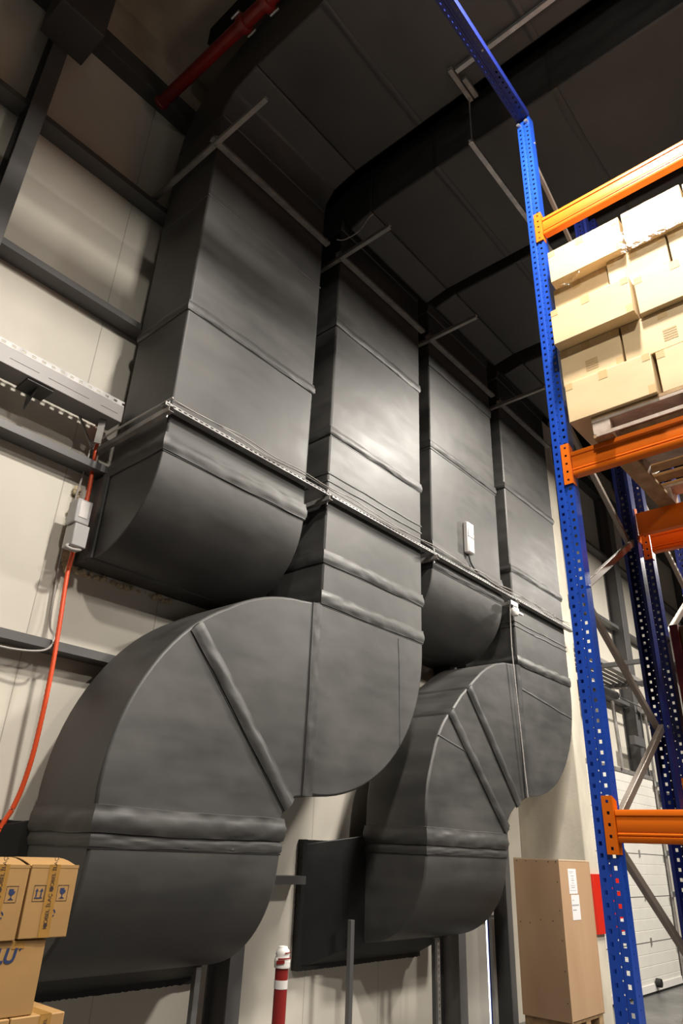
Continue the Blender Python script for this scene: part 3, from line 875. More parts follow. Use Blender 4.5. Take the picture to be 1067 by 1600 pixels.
# red and white marker post
root = thing('marker_post', (4.035, 4.0, 0), 'red plastic marker post with a white band and a tape wrapped white top', 'post')
MB().lathe((4.035, 4.0, 0.0), [(0.16, 0.0), (0.16, 0.03), (0.05, 0.06), (0.045, 0.08), (0.045, 0.97)], 22).build('post_body', M['red_post'], root, smooth=40)
MB().lathe((4.035, 4.0, 0.0), [(0.047, 0.835), (0.047, 0.885)], 22).build('reflective_band', M['reflector'], root, smooth=40)
pr = []
rz = random.Random(3)
for i in range(12):
    z = 0.955 + 0.125 * i / 11
    pr.append(((0.055 if i < 6 else 0.048 if i < 10 else 0.03) + rz.uniform(-0.003, 0.004), z))
wtop = MB().lathe((4.035, 4.0, 0.0), [(0.0, 0.955)] + pr + [(0.0, 1.085)], 22).build('wrapped_top', M['white'], root, smooth=60)
mb = MB()
for z0, z1, a0, a1 in ((1.005, 1.015, 3.4, 5.6), (0.975, 1.0, 3.2, 4.2), (1.04, 1.048, 4.2, 5.8)):
    vs = []; fs = []
    for i in range(9):
        a = a0 + (a1 - a0) * i / 8
        rr_ = 0.060 if z0 < 1.02 else 0.055
        vs += [(4.035 + rr_ * cos(a), 4.0 + rr_ * sin(a), z0 + 0.01 * i / 8), (4.035 + rr_ * cos(a), 4.0 + rr_ * sin(a), z1 + 0.006 * i / 8)]
        if i: fs.append((2 * i - 2, 2 * i, 2 * i + 1, 2 * i - 1))
    mb.add(vs, fs)
mb.build('red_tape_strip', M['red_post'], wtop, solid=0.001)

# narrow white door leaf with a bright daylight gap, behind the right S bend
root = thing('door_2', (7.5, 4.6, 0), None, None); root['kind'] = 'structure'
leaf = MB().box(7.235, 7.872, 4.64, 4.70, 0.02, 1.075).build('door_leaf', M['door'], root, bevel=0.004)
MB().box(7.878, 7.900, 4.64, 4.70, 0.02, 1.06).build('daylight_gap', M['daylight'], root)
MB().box(7.905, 7.925, 4.635, 4.71, 0, 1.08).build('door_frame', M['blue_dark'], root)
MB().box(7.60, 7.99, 4.60, 4.71, 1.082, 1.105).build('door_head', M['steel_grey'], root)
MB().box(7.91, 7.985, 4.62, 4.70, 1.106, 1.22).build('black_plug', M['black'], root, bevel=0.015)
MB().box(8.03, 8.10, 4.66, 4.74, 0, 2.84).build('white_jamb', M['door'], root, bevel=0.01)

# ------------------------------------------------------------------ plywood crate with notices
root = thing('plywood_crate', (7.70, 3.7, 0), 'tall closed plywood crate standing in front of the cream pillar', 'crate')
cx0, cx1, cy0, cy1, cz0, cz1 = 7.30, 8.04, 3.44, 3.94, 0.36, 1.703
MB().box(cx0 + 0.013, cx1 - 0.013, cy0, cy0 + 0.012, cz0, cz1 - 0.013).build('front_panel', M['ply'], root)
MB().box(cx0, cx0 + 0.012, cy0 - 0.001, cy1, cz0 - 0.01, cz1 - 0.013).build('side_panel', M['ply'], root)
MB().box(cx1 - 0.012, cx1, cy0 - 0.001, cy1, cz0 - 0.01, cz1 - 0.013).build('side_panel', M['ply'], root)
MB().box(cx0, cx1, cy0 - 0.002, cy1, cz1 - 0.012, cz1).build('top_panel', M['ply_edge'], root)
MB().box(cx0 + 0.013, cx1 - 0.013, cy1 - 0.012, cy1, cz0, cz1 - 0.013).build('back_panel', M['ply'], root)
mb = MB()
for x in (cx0 + 0.02, (cx0 + cx1) / 2 - 0.05, cx1 - 0.12): mb.box(x, x + 0.1, cy0 + 0.01, cy1 - 0.01, 0.0, cz0 - 0.03)
mb.box(cx0 + 0.02, cx1 - 0.02, cy0 + 0.01, cy1 - 0.01, cz0 - 0.03, cz0 - 0.001)
mb.build('wooden_skid', M['wood'], root)
mb = MB(); rs = random.Random(2)
for z in (0.5, 0.75, 1.0, 1.25, 1.5, 1.68):
    mb.lathe((cx0 - 0.0005, cy0 + 0.03, z), [(0, -0.001), (0.006, -0.001), (0.006, 0.001)], 8, 'x')
for y in (3.55, 3.68, 3.8, 3.9):
    mb.lathe((cx0 - 0.0005, y, 1.14 + rs.uniform(-0.02, 0.02)), [(0, -0.001), (0.006, -0.001), (0.006, 0.001)], 8, 'x')
    mb.lathe((cx0 - 0.0005, y, 1.675), [(0, -0.001), (0.006, -0.001), (0.006, 0.001)], 8, 'x')
mb.build('screw_heads', M['steel_dark'], root)
def notice(x0, x1, z0, z1, lines, label):
    root = thing('paper_notice', ((x0 + x1) / 2, cy0 - 0.001, z0), label, 'notice', None)
    sh = MB().box(x0, x1, cy0 - 0.002, cy0 - 0.0005, z0, z1).build('sheet', M['paper'], root)
    for (a, b, z, h) in lines:
        w = x1 - x0; mb = MB()
        # rows of short print marks
        x = x0 + w * a
        rq = random.Random(int(z * 1000))
        while x < x0 + w * b - 0.004:
            ww = rq.uniform(0.008, 0.022); ww = min(ww, x0 + w * b - x)
            mb.box(x, x + ww, cy0 - 0.0026, cy0 - 0.0019, z, z + h); x += ww + 0.005
        mb.build('printed_line', M['ink_grey'], sh)
notice(7.49, 7.68, 1.395, 1.62, [(0.1, 0.75, 1.592, 0.004), (0.2, 0.5, 1.578, 0.003), (0.3, 0.7, 1.553, 0.006), (0.42, 0.6, 1.532, 0.005), (0.35, 0.68, 1.512, 0.007), (0.38, 0.62, 1.488, 0.006), (0.2, 0.8, 1.468, 0.004), (0.25, 0.7, 1.448, 0.007), (0.1, 0.85, 1.422, 0.004)],
       'upper white printed notice on the plywood crate')
notice(7.515, 7.70, 1.165, 1.385, [(0.12, 0.32, 1.335, 0.006), (0.05, 0.88, 1.287, 0.014), (0.1, 0.55, 1.247, 0.010)],
       'lower white notice on the plywood crate with handwriting')

# red fire sign on the pillar
root = thing('fire_sign', (9.3, 3.88, 0.95), 'red fire equipment board on the pillar behind the blue upright', 'sign')
MB().box(9.10, 9.98, 3.865, 3.895, 0.93, 1.56).build('board', M['red_sign'], root, bevel=0.003)
MB().box(9.70, 9.86, 3.860, 3.8645, 1.37, 1.44).build('white_field', M['white'], root)
MB().box(9.72, 9.88, 3.860, 3.8645, 1.25, 1.31).build('yellow_field', M['yellow'], root)
MB().box(9.74, 9.92, 3.860, 3.8645, 1.0, 1.07).build('white_field', M['white'], root)

# ------------------------------------------------------------------ sectional door on the far right
root = thing('door_1', (12.4, 4.46, 0), None, None); root['kind'] = 'structure'
dx0, dx1, dy = 10.35, 13.46, 4.44
ph = 0.598; pan = []
for k in range(5):
    mb = MB(); z0 = 0.045 + k * ph; z1 = z0 + ph - 0.008
    prof = [(dy + 0.04, z0), (dy, z0)]
    for q in range(1, 4):
        zz = z0 + (z1 - z0) * q / 4
        prof += [(dy, zz - 0.006), (dy + 0.006, zz), (dy, zz + 0.006)]
    prof += [(dy, z1), (dy + 0.04, z1)]
    mb.prism(prof, 'x', dx0, dx1)
    pan.append(mb.build('door_panel', M['door'], root))
MB().box(dx0, dx1, dy - 0.012, dy + 0.04, 0.045 + 5 * ph - 0.012, 0.045 + 5 * ph + 0.05).build('top_rail', M['galv_dull'], root)
MB().box(dx0, dx1, dy - 0.014, dy - 0.001, 0.03, 0.12).build('bottom_rail', M['white'], root)
MB().box(dx0, dx1, dy - 0.01, dy + 0.04, 0.0, 0.044).build('rubber_seal', M['black'], root)
for k in range(1, 4):
    z = 0.045 + k * ph
    for x in (11.2, 12.33):
        MB().box(x - 0.02, x + 0.02, dy - 0.014, dy - 0.001, z - 0.05, z + 0.05).build('hinge', M['galv_dull'], pan[k])
    MB().box(dx0, dx1, dy - 0.002, dy + 0.02, z - 0.009, z - 0.001).build('panel_joint', M['steel_dark'], root)
MB().lathe((12.30, dy - 0.05, 0.13), [(0, -0.045), (0.055, -0.04), (0.06, 0.03), (0.03, 0.04), (0, 0.04)], 14, 'y').build('pull_handle', M['black'], pan[0], smooth=40)
mb = MB().box(dx1 + 0.01, dx1 + 0.05, dy - 0.05, dy - 0.02, 0, 4.35)
mb.box(dx1 + 0.055, dx1 + 0.10, dy - 0.02, dy + 0.04, 0, 3.2)
mb.build('guide_rail', M['galv_dull'], root)
for z in (0.6, 1.25, 1.86, 2.45, 2.95):
    MB().box(dx1 - 0.06, dx1 + 0.09, dy - 0.075, dy - 0.052, z - 0.03, z + 0.05).build('roller_bracket', M['galv'], root)
MB().tube([(10.8, dy - 0.05, 4.26), (13.5, dy - 0.05, 4.26)], 0.016, 10).build('spring_shaft', M['galv'], root)
pts = []
for i in range(240):
    a = i * 0.55; pts.append((11.35 + 0.75 * i / 240, dy - 0.05 + 0.06 * cos(a), 4.26 + 0.06 * sin(a)))
MB().tube(pts, 0.012, 6).build('torsion_spring', M['steel_grey'], root, smooth=60)
MB().lathe((13.4, dy - 0.05, 4.26), [(0.0, -0.05), (0.10, -0.05), (0.08, -0.03), (0.08, 0.03), (0.10, 0.05), (0.0, 0.05)], 18, 'x').build('cable_drum', M['galv'], root, smooth=30)
MB().tube([(11.95, dy - 0.03, 4.15), (12.02, dy - 0.03, 3.08)], 0.032, 10).build('vertical_tube', M['galv_dull'], root, smooth=60)
MB().box(12.75, 13.27, 4.40, 4.49, 3.55, 3.70).build('bracket_plate', M['steel_grey'], root)

# cantilever arms and a second tray beyond the pillar
root = thing('wall_tray', (11.3, 4.3, 4.42), 'grey cable tray on arms above the sectional door', 'cable tray')
mb = MB()
for i in range(5):
    y = 4.02 + i * 0.11
    mb.box(9.5, 12.6, y, y + 0.085, 4.47, 4.478)
mb.box(9.5, 12.6, 3.99, 4.0, 4.46, 4.53); mb.box(9.5, 12.6, 4.57, 4.58, 4.46, 4.53)
mb.build('tray_bed', M['galv_dull'], root)
MB().box(10.62, 10.70, 3.35, 4.745, 4.39, 4.455).build('support_arm', M['steel_grey'], root, bevel=0.004)
MB().box(12.06, 12.14, 3.80, 4.745, 4.39, 4.455).build('support_arm', M['steel_grey'], root, bevel=0.004)

# ------------------------------------------------------------------ pallet rack
UY = 1.395
def upright_mesh(name, height, material):
    """perforated steel upright: local x = depth (face at 0), y = width, z = height"""
    cols = [(-0.030, 0.075), (-0.05, 0.075), (-0.05, 0.037), (-0.05, 0.031), (-0.05, 0.0), (-0.0365, 0.0), (-0.0215, 0.0), (-0.011, 0.0), (-0.0075, 0.0035), (-0.0035, 0.0035),
            (0.0035, 0.0035), (0.0075, 0.0035), (0.011, 0.0), (0.0215, 0.0), (0.0365, 0.0), (0.05, 0.0), (0.05, 0.031), (0.05, 0.037), (0.05, 0.075), (0.030, 0.075)]
    rows = []; n = int(round(height / 0.05))
    for k in range(n):
        b = k * 0.05; rows += [b, b + 0.016, b + 0.034, b + 0.0405, b + 0.0470]
    rows.append(n * 0.05)
    def hole(i, j):
        q = j % 5
        if i in (5, 13) and q == 1: return True
        if i == 9 and q == 3: return True
        if i in (2, 16) and q == 3: return True
        return False
    mb = MB().perf(cols, rows, hole, lambda c, t: (c[1], c[0], t))
    me = bpy.data.meshes.new(name); me.from_pydata(mb.v, [], mb.f); me.update(); me.materials.append(material)
    return me
UH = 6.95
me_up = upright_mesh('rack_upright', UH, M['blue'])
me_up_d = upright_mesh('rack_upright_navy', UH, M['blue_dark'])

def put(name, me, parent, loc, rot=(0, 0, 0), solid=0.002):
    o = bpy.data.objects.new(name, me); COL.objects.link(o); o.parent = parent
    o.location = loc; o.rotation_euler = rot
    if solid:
        md = o.modifiers.new('thickness', 'SOLIDIFY'); md.thickness = solid; md.offset = 0
    return o

def brace_tube(a, b, mb=None):
    """lipped C brace between two points in the frame plane"""
    mb = mb or MB()
    mb.bar(a, b, 0.030, 0.042)
    return mb

def rack_frame(x, y, label, front_mesh, depth=1.075, rear_mesh=None, braces=True):
    root = thing('rack_frame', (x, y, 0), label, 'rack frame', 'blue rack frames')
    put('upright', front_mesh, root, (0, 0, 0))
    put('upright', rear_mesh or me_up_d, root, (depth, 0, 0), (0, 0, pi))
    for xx in (0.04, depth - 0.04):
        MB().box(x + xx - 0.075, x + xx + 0.075, y - 0.075, y + 0.075, 0, 0.008).build('foot_plate', M['blue'], root)
    xa, xb = x + 0.062, x + depth - 0.062
    zz = 0.62; left = True
    nodes = []
    z = 0.62; s = 0
    while z < 6.85:
        nodes.append((xa if s == 0 else xb, z)); z += 0.606; s ^= 1
    for i in range(len(nodes) - 1):
        (x0, z0), (x1, z1) = nodes[i], nodes[i + 1]
        yo = 0.014 if i % 2 else -0.014
        brace_tube((x0, y + yo, z0), (x1, y + yo, z1)).build('diagonal_brace', M['brace'], root, bevel=0.004)
    MB().bar((xa, y, 0.35), (xb, y, 0.35), 0.03, 0.042).build('horizontal_brace', M['brace'], root)
    for (x0, z0) in nodes:
        MB().tube([(x0, y - 0.055, z0), (x0, y + 0.055, z0)], 0.009, 8).build('brace_bolt', M['galv'], root)
    return root
f1 = rack_frame(3.48, UY, 'bright blue perforated rack frame at the end of the aisle, nearest the ducts', me_up)
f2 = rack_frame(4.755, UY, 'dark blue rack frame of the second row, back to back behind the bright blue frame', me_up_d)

def tree(o):
    out = [o]
    for ch in [q for q in COL.objects if q.parent == o]: out += tree(ch)
    return out

# orange beams
def beam(xf, y0, y1, ztop, h, face, label, conn=True, mat_=None, upper=0.06, lower=0.05):
    """beam along y. face=-1: front looks to -x (connector on the -x side of the uprights)"""
    root = thing('rack_beam', (xf, (y0 + y1) / 2, ztop - h), label, 'rack beam', 'orange rack beams')
    m_ = M['orange']; s = -face   # depth goes to +x when face=-1
    zb = ztop - h; d = 0.05
    def X(t): return xf + s * t
    prof = [(X(d), zb), (X(0.004), zb), (X(0.0), zb + 0.006), (X(0.0), zb + h * 0.17), (X(0.006), zb + h * 0.20), (X(0.0), zb + h * 0.23), (X(0.0), zb + h * 0.27), (X(0.006), zb + h * 0.30),
            (X(0.004), zb + h * 0.34), (X(0.004), zb + h * 0.76), (X(0.006), zb + h * 0.79), (X(0.0), zb + h * 0.82), (X(0.0), ztop - 0.006), (X(0.004), ztop), (X(d), ztop)]
    MB().prism(prof, 'y', y0 + 0.006, y1 - 0.006).build('beam_body', m_, root, smooth=40)
    ends = ((y1, 1), (y0, -1))
    for ye, sg in ends:
        # L-shaped end connector hooked on the upright
        z0, z1 = zb - lower, ztop + upper
        nh = 5; H_ = z1 - z0; rows = []
        for k in range(nh):
            c = z0 + H_ * (k + 0.5) / nh
            rows += [c - 0.007, c + 0.007]
        rows = [z0] + rows + [z1]
        cols = [(0.0, 0), (0.017, 0), (0.030, 0), (0.050, 0)]
        mb = MB().perf(cols, rows, lambda i, j: i == 1 and j % 2 == 1, lambda c, t: (xf - s * 0.006, ye + sg * c[0], t))
        mb.add([(xf - s * 0.006, ye, z0), (xf - s * 0.006, ye, z1), (xf + s * 0.045, ye, z1 - 0.02), (xf + s * 0.045, ye, z0)], [(0, 1, 2, 3)])
        mb.build('end_connector', m_, root, solid=0.004)
    return root
Y1 = UY - 0.052; Y0 = -1.25
beam(3.477, Y0, Y1, 1.920, 0.140, -1, 'lowest front orange beam beside the sectional door')
beam(3.477, Y0, Y1, 3.860, 0.158, -1, 'middle front orange beam carrying the pallet of cartons')
beam(3.477, Y0, Y1, 5.800, 0.160, -1, 'topmost front orange beam above the stacked cartons')
beam(4.558, Y0, Y1, 3.860, 0.158, 1, 'rear orange beam in shade under the back of the loaded pallet')
beam(4.752, Y0, Y1, 3.800, 0.140, -1, 'orange beam of the second rack row, just below the shaded rear beam')
beam(4.558, Y0, Y1, 5.800, 0.160, 1, 'rear orange beam hidden high behind the stacked cartons')

# blue tie across the aisle
root = thing('aisle_tie', (3.5, UY, 6.86), 'blue perforated tie beam crossing the aisle at the top', 'tie beam')
me_tie = upright_mesh('tie_profile', 7.0, M['blue_dark'])
o = put('tie_profile', me_tie, root, (0, 0, 0.07))
o.matrix_local = Matrix.Translation((-0.006, 0.0, 0.075)) @ Matrix(((0, 0, -1, 0), (0, 1, 0, 0), (1, 0, 0, 0), (0, 0, 0, 1)))
for dy in (-0.03, 0.035):
    MB().lathe((3.472, UY + dy, 6.885), [(0.0, -0.012), (0.014, -0.012), (0.016, 0.0), (0.016, 0.01)], 10, 'x').build('bolt', M['galv'], root)

# loaded pallet
PX0, PX1, PY0, PY1, PZ = 3.425, 4.60, 0.08, 1.175, 3.862
root = thing('wooden_pallet', ((PX0 + PX1) / 2, (PY0 + PY1) / 2, PZ), 'wooden pallet under the stacked cartons on the middle orange beams', 'pallet')
bx = [PX0 + 0.0, (PX0 + PX1) / 2 - 0.07, PX1 - 0.145]; by = [PY0, (PY0 + PY1) / 2 - 0.055, PY1 - 0.105]
for q in by:
    MB().box(PX0, PX1, q, q + 0.105, PZ, PZ + 0.022).build('bottom_board', M['wood'], root, bevel=0.002)
    for x in bx:
        MB().box(x, x + 0.145, q + 0.002, q + 0.103, PZ + 0.0225, PZ + 0.10).build('block', M['wood_grey'], root, bevel=0.003)
for x in bx:
    MB().box(x, x + 0.145, PY0, PY1, PZ + 0.1005, PZ + 0.121).build('stringer_board', M['wood_grey'], root, bevel=0.002)
rw = random.Random(4)
x = PX0
ws = [0.145, 0.10, 0.10, 0.145, 0.10, 0.10, 0.145]; gap = (PX1 - PX0 - sum(ws)) / (len(ws) - 1)
for w in ws:
    MB().box(x, x + w, PY0 + rw.uniform(0, 0.01), PY1 - rw.uniform(0, 0.01), PZ + 0.1215, PZ + 0.143).build('deck_board', M['wood'], root, bevel=0.002); x += w + gap
o = MB().box(PX0 - 0.012, PX0 - 0.001, PY0 - 0.0, PY1 - 0.02, PZ + 0.0, PZ + 0.022)
o = o.build('front_lath', M['wood_grey'], root)

# cartons on the pallet
def carton(x0, y0, y1, z0, z1, label, depth=0.55, tilt=0.0, mat_='carton_pale', tapes=True, stamp=False, grp='cartons stacked on the rack pallet'):
    c = ((x0 + depth / 2), (y0 + y1) / 2, z0)
    root = thing('carton', c, label, 'carton', grp)
    g = 0.003
    mb = MB().box(x0, x0 + depth, y0 + g, y1 - g, z0 + 0.0015, z1 - 0.0015)
    mb.build('box_body', M[mat_], root, bevel=0.004)
    if tapes:
        ym = (y0 + y1) / 2 + 0.02; h = z1 - z0
        mb = MB()
        mb.box(x0 - 0.0012, x0 - 0.0002, ym - 0.026, ym + 0.026, z1 - 0.06 - 0.02 * tilt, z1 - 0.003)
        mb.build('sealing_tape', M['tape_pale'], root)
        for (a, b, c, d) in ((y1 - 0.05, y1 - 0.006, z1 - 0.05, z1 - 0.004), (y0 + 0.006, y0 + 0.05, z1 - 0.05, z1 - 0.004), (y0 + 0.006, y0 + 0.045, z0 + 0.004, z0 + 0.06)):
            MB().box(x0 - 0.0012, x0 - 0.0002, a, b, c, d).build('corner_tape', M['tape_pale'], root)
    if stamp:
        ym = (y0 + y1) / 2
        mb = MB()
        for k in range(5): mb.box(x0 - 0.0012, x0 - 0.0002, ym - 0.04, ym + 0.035, z0 + 0.05 + k * 0.017, z0 + 0.061 + k * 0.017)
        mb.build('faded_stamp', M['ink_brown'], root)
    return root
L = [4.006, 4.283, 4.556, 4.832, 5.105, 5.375]
carton(3.405, 0.790, 1.300, L[0], L[1], 'pale carton at the bottom left of the rack stack, overhanging the pallet')
carton(3.430, 0.270, 0.775, L[0], L[1], 'pale carton at the bottom right of the rack stack, above the second pallet block')
carton(3.430, 0.940, 1.315, L[1], L[2], 'small pale carton second from the bottom, left side of the rack stack', stamp=True)
carton(3.435, 0.420, 0.936, L[1], L[2], 'pale carton second from the bottom, right side, with a faded stamp', stamp=True)
ce = carton(3.350, 0.815, 1.312, L[2] + 0.001, L[3] - 0.004, 'pale carton jutting furthest out of the middle of the rack stack')
carton(3.400, 0.300, 0.808, L[2], L[3], 'pale carton right of the jutting one, at mid height of the rack stack')
carton(3.480, 0.962, 1.325, L[3], L[4], 'shaded carton set back under the top left carton of the rack stack')
carton(3.455, 0.595, 0.958, L[3], L[4], 'film wrapped carton in the second row from the top, at its middle')
carton(3.455, 0.230, 0.590, L[3], L[4], 'film wrapped carton in the second row from the top, at the right frame edge')
carton(3.405, 0.822, 1.305, L[4], L[5] , 'top left carton of the rack stack under the orange beam')
carton(3.410, 0.452, 0.812, L[4], L[5] + 0.012, 'top carton of the rack stack right of the first one, with bright film')
carton(3.420, 0.090, 0.446, L[4], L[5] + 0.008, 'top carton of the rack stack at the right frame edge')

# stretch film on the upper right of the load
mb = MB(); ny, nz = 26, 12; rf = random.Random(8)
vs = []; fs = []
for j in range(nz + 1):
    for i in range(ny + 1):
        y = 0.84 - 0.74 * i / ny; z = 5.05 + 0.17 * j / nz + 0.04 * i / ny
        vs.append((3.392 + rf.uniform(-0.006, 0.004), y, z))
for j in range(nz):
    for i in range(ny):
        a = j * (ny + 1) + i; fs.append((a, a + 1, a + ny + 2, a + ny + 1))
mb.add(vs, fs)
o = mb.build('stretch_film', M['film'], smooth=180)
tag(o, 'shiny clear stretch film band around the upper right cartons', 'stretch film')
mb = MB()
rings = []
for i in range(8):
    t = i / 7
    rings.append([(3.43 + 0.02 * sin(5 * t), 1.24 - 0.13 * t + 0.01 * cos(a * pi / 3), 5.08 + 0.02 * t + (0.028 * sin(pi * t) + 0.006) * sin(a * pi / 3) + rf.uniform(-0.006, 0.006)) for a in range(6)])
o = mb.loft(rings).build('film_scrap', M['film'], smooth=60)
tag(o, 'crumpled scrap of clear film hanging under the top left carton', 'film scrap')

# dim crate in the second rack row at the right frame edge
root = thing('dark_crate', (5.3, 0.95, 2.3), 'dark brown crate with a red side, at the right frame edge', 'crate')
MB().box(4.72, 5.6, 0.60, 1.245, 2.13, 3.10).build('crate_body', M['crate_brown'], root, bevel=0.004)
MB().box(4.70, 5.62, 1.247, 1.30, 2.12, 3.11).build('red_side', M['crate_red'], root, bevel=0.003)
beam(4.752, Y0, Y1, 2.115, 0.140, -1, 'lower orange beam of the second rack row under the dark crate')

# ------------------------------------------------------------------ carton stack at lower left
def icon_arrows(mb, x, z, s, y):
    for dx in (-0.25, 0.25):
        mb.prism([(x + (dx - 0.06) * s, z - 0.32 * s), (x + (dx + 0.06) * s, z - 0.32 * s), (x + (dx + 0.06) * s, z + 0.18 * s), (x + (dx - 0.06) * s, z + 0.18 * s)], 'y', y, y + 0.0006)
        mb.prism([(x + (dx - 0.17) * s, z + 0.18 * s), (x + (dx + 0.17) * s, z + 0.18 * s), (x + dx * s, z + 0.46 * s)], 'y', y, y + 0.0006)
    mb.box(x - 0.42 * s, x + 0.42 * s, y, y + 0.0006, z - 0.46 * s, z - 0.36 * s)
def icon_glass(mb, x, z, s, y):
    mb.prism([(x - 0.3 * s, z + 0.46 * s), (x - 0.32 * s, z + 0.1 * s), (x - 0.12 * s, z - 0.08 * s), (x + 0.12 * s, z - 0.08 * s), (x + 0.32 * s, z + 0.1 * s), (x + 0.3 * s, z + 0.3 * s), (x + 0.12 * s, z + 0.28 * s), (x + 0.2 * s, z + 0.46 * s)], 'y', y, y + 0.0006)
    mb.box(x - 0.05 * s, x + 0.05 * s, y, y + 0.0006, z - 0.4 * s, z - 0.08 * s)
    mb.prism([(x - 0.3 * s, z - 0.48 * s), (x + 0.3 * s, z - 0.48 * s), (x + 0.1 * s, z - 0.36 * s), (x - 0.1 * s, z - 0.36 * s)], 'y', y, y + 0.0006)
def icon_frame(mb, x, z, w, h, y, t=0.0016):
    mb.box(x - w, x + w, y, y + 0.0005, z + h - t, z + h); mb.box(x - w, x + w, y, y + 0.0005, z - h, z - h + t)
    mb.box(x - w, x - w + t, y, y + 0.0005, z - h, z + h); mb.box(x + w - t, x + w, y, y + 0.0005, z - h, z + h)

YB = 3.0
def rotm(loc, ang):
    # text plane facing -y, rotated by ang about the view axis
    return Matrix.Translation(loc) @ Matrix.Rotation(-ang, 4, 'Y') @ Matrix.Rotation(pi / 2, 4, 'X')
def printed_carton(x0, x1, z0, z1, label, full=True):
    root = thing('carton', ((x0 + x1) / 2, YB + 0.18, z0), label, 'carton', 'printed cartons at lower left')
    w = x1 - x0; g = 0.002; t = 0.004
    mb = MB()
    mb.box(x0 + g, x1 - g, YB, YB + 0.36, z0, z1 - 0.012)
    mb.build('box_body', M['carton'], root, bevel=0.003)
    # top flaps bulging up
    mb = MB(); sec = []
    for i in range(9):
        q = i / 8; yy = YB + 0.002 + 0.356 * q
        zt = z1 - 0.010 + 0.030 * sin(pi * min(1, q * 1.0))
        sec.append((yy, zt))
    prof = sec + [(yy_, zz_ - 0.004) for yy_, zz_ in reversed(sec)]
    mb.prism(prof, 'x', x0 + 0.004, x1 - 0.004)
    mb.build('top_flap', M['carton'], root, smooth=40)
    MB().box(x0 + g, x1 - g, YB - 0.0008, YB + 0.004, z1 - 0.014, z1 - 0.002).build('front_lip', M['carton'], root)
    # printed tape down the face
    xt = x0 + w * 0.52
    mb = MB().prism([(xt + 0.015, z1 - 0.001), (xt - 0.032, z1 - 0.001), (xt - 0.026 , z0 + 0.002), (xt + 0.021, z0 + 0.002)], 'y', YB - 0.0016, YB - 0.0006)
    ptape = mb.build('printed_tape', M['tape_brown'], root)
    ang = pi / 2
    h = z1 - z0
    for (zz, body) in ((z0 + h * 0.36, 'NOBEL İLAÇ'), (z0 + h * 0.86, 'NOBEL İLAÇ')):
        xx = xt - 0.0025 - 0.006 * (zz - z0) / h
        text_part(body, 0.022, 'tape_text', M['ink_black'], ptape, rotm((xx, YB - 0.0022, zz), pi / 2 + 0.023))
    for zz in (z0 + h * 0.17, z0 + h * 0.66, ):
        xx = xt - 0.0025 - 0.006 * (zz - z0) / h
        mbk = MB().lathe((xx, YB - 0.0018, zz), [(0.0, -0.0004), (0.0085, -0.0004), (0.0085, 0.0004), (0.0, 0.0004)], 14, 'y')
        mbk.build('tape_emblem', M['ink_black'], ptape)
    # handling symbols
    zi = z0 + h * 0.60; s = 0.040
    for kind, fx in (('a', 0.25), ('a', 0.485), ('g', 0.735)):
        x = x0 + w * fx
        mf = MB(); icon_frame(mf, x, zi, 0.024, 0.029, YB - 0.0010); sfr = mf.build('symbol_frame', M['ink_black'], root)
        mb = MB()
        (icon_arrows if kind == 'a' else icon_glass)(mb, x, zi, s, YB - 0.0012)
        mb.build('handling_symbol', M['ink_blue'], sfr)
    mb = MB()
    xr, zr = x0 + w * 0.60, z0 + h * 0.33
    for k in range(3):
        a0 = k * 2 * pi / 3
        arcp = [(xr + 0.014 * cos(a0 + q * 0.28), zr + 0.014 * sin(a0 + q * 0.28)) for q in range(6)] + [(xr + 0.009 * cos(a0 + q * 0.28), zr + 0.009 * sin(a0 + q * 0.28)) for q in range(5, -1, -1)]
        mb.prism(arcp, 'y', YB - 0.0011, YB - 0.0004)
    mb.build('recycling_mark', M['ink_blue'], root)
    return root
printed_carton(1.557, 1.768, 1.337, 1.600, 'printed brown carton with arrows and a glass symbol, top right of the lower left stack')
printed_carton(1.342, 1.552, 1.334, 1.598, 'printed brown carton cut by the left frame edge, top of the lower left stack')
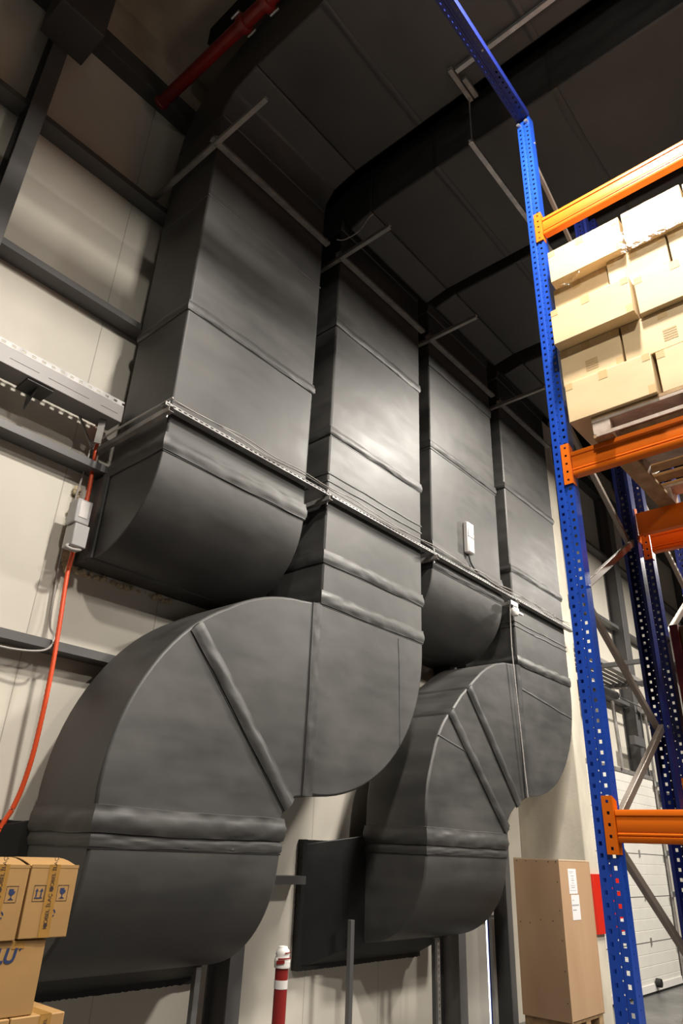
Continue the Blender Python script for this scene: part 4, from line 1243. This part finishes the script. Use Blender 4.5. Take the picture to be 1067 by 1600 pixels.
# middle carton with big letters
root = thing('carton', (1.40, YB + 0.2, 1.082), 'brown carton with large dark blue letters, in the middle of the lower left stack', 'carton', None)
MB().box(1.25, 1.688, YB + 0.012, YB + 0.38, 1.082, 1.333).build('box_body', M['carton'], root, bevel=0.003)
text_part('LU', 0.068, 'printed_letters', M['ink_blue'], root, rotm((1.533, YB + 0.0105, 1.281), -0.02) @ Matrix(((1, 0.14, 0, 0), (0, 1, 0, 0), (0, 0, 1, 0), (0, 0, 0, 1))), bold=0.0022)
mbd = MB().lathe((1.586, YB + 0.0105, 1.303), [(0.0, -0.0004), (0.004, -0.0004), (0.004, 0.0004), (0, 0.0004)], 10, 'y'); mbd.build('print_dot', M['ink_blue'], root)
MB().box(1.55, 1.60, YB + 0.0105, YB + 0.0118, 1.305, 1.332).build('sealing_tape', M['tape_brown'], root)
# bottom row
for (x0, x1, label) in ((1.602, 1.822, 'brown carton at the bottom right of the lower left stack, with a strip of tape'), (1.375, 1.596, 'brown carton at the very bottom left corner, under the lettered carton')):
    root = thing('carton', ((x0 + x1) / 2, YB + 0.2, 0.82), label, 'carton', None)
    MB().box(x0, x1, YB, YB + 0.40, 0.82, 1.080).build('box_body', M['carton'], root, bevel=0.004)
    xt = (x0 + x1) / 2 + 0.03
    MB().prism([(xt - 0.024, 1.079), (xt + 0.024, 1.079), (xt + 0.022, 1.0), (xt - 0.028, 1.0)], 'y', YB - 0.0012, YB - 0.0002).build('printed_tape', M['tape_brown'], root)
    MB().box(xt - 0.024, xt + 0.024, YB, YB + 0.2, 1.0798, 1.0806).build('printed_tape', M['tape_brown'], root)
    text_part('NOBEL', 0.018, 'tape_text', M['ink_black'], root, rotm((xt, YB - 0.0016, 1.038), pi / 2 - 0.05))
# what the stack stands on
root = thing('carton', (1.6, YB + 0.2, 0.0), 'large plain carton carrying the lower left stack, below the frame edge', 'carton')
MB().box(1.30, 1.86, YB - 0.02, YB + 0.45, 0.0, 0.818).build('box_body', M['carton'], root, bevel=0.005)

for o in list(bpy.data.objects):
    if '_o' in o: del o['_o']
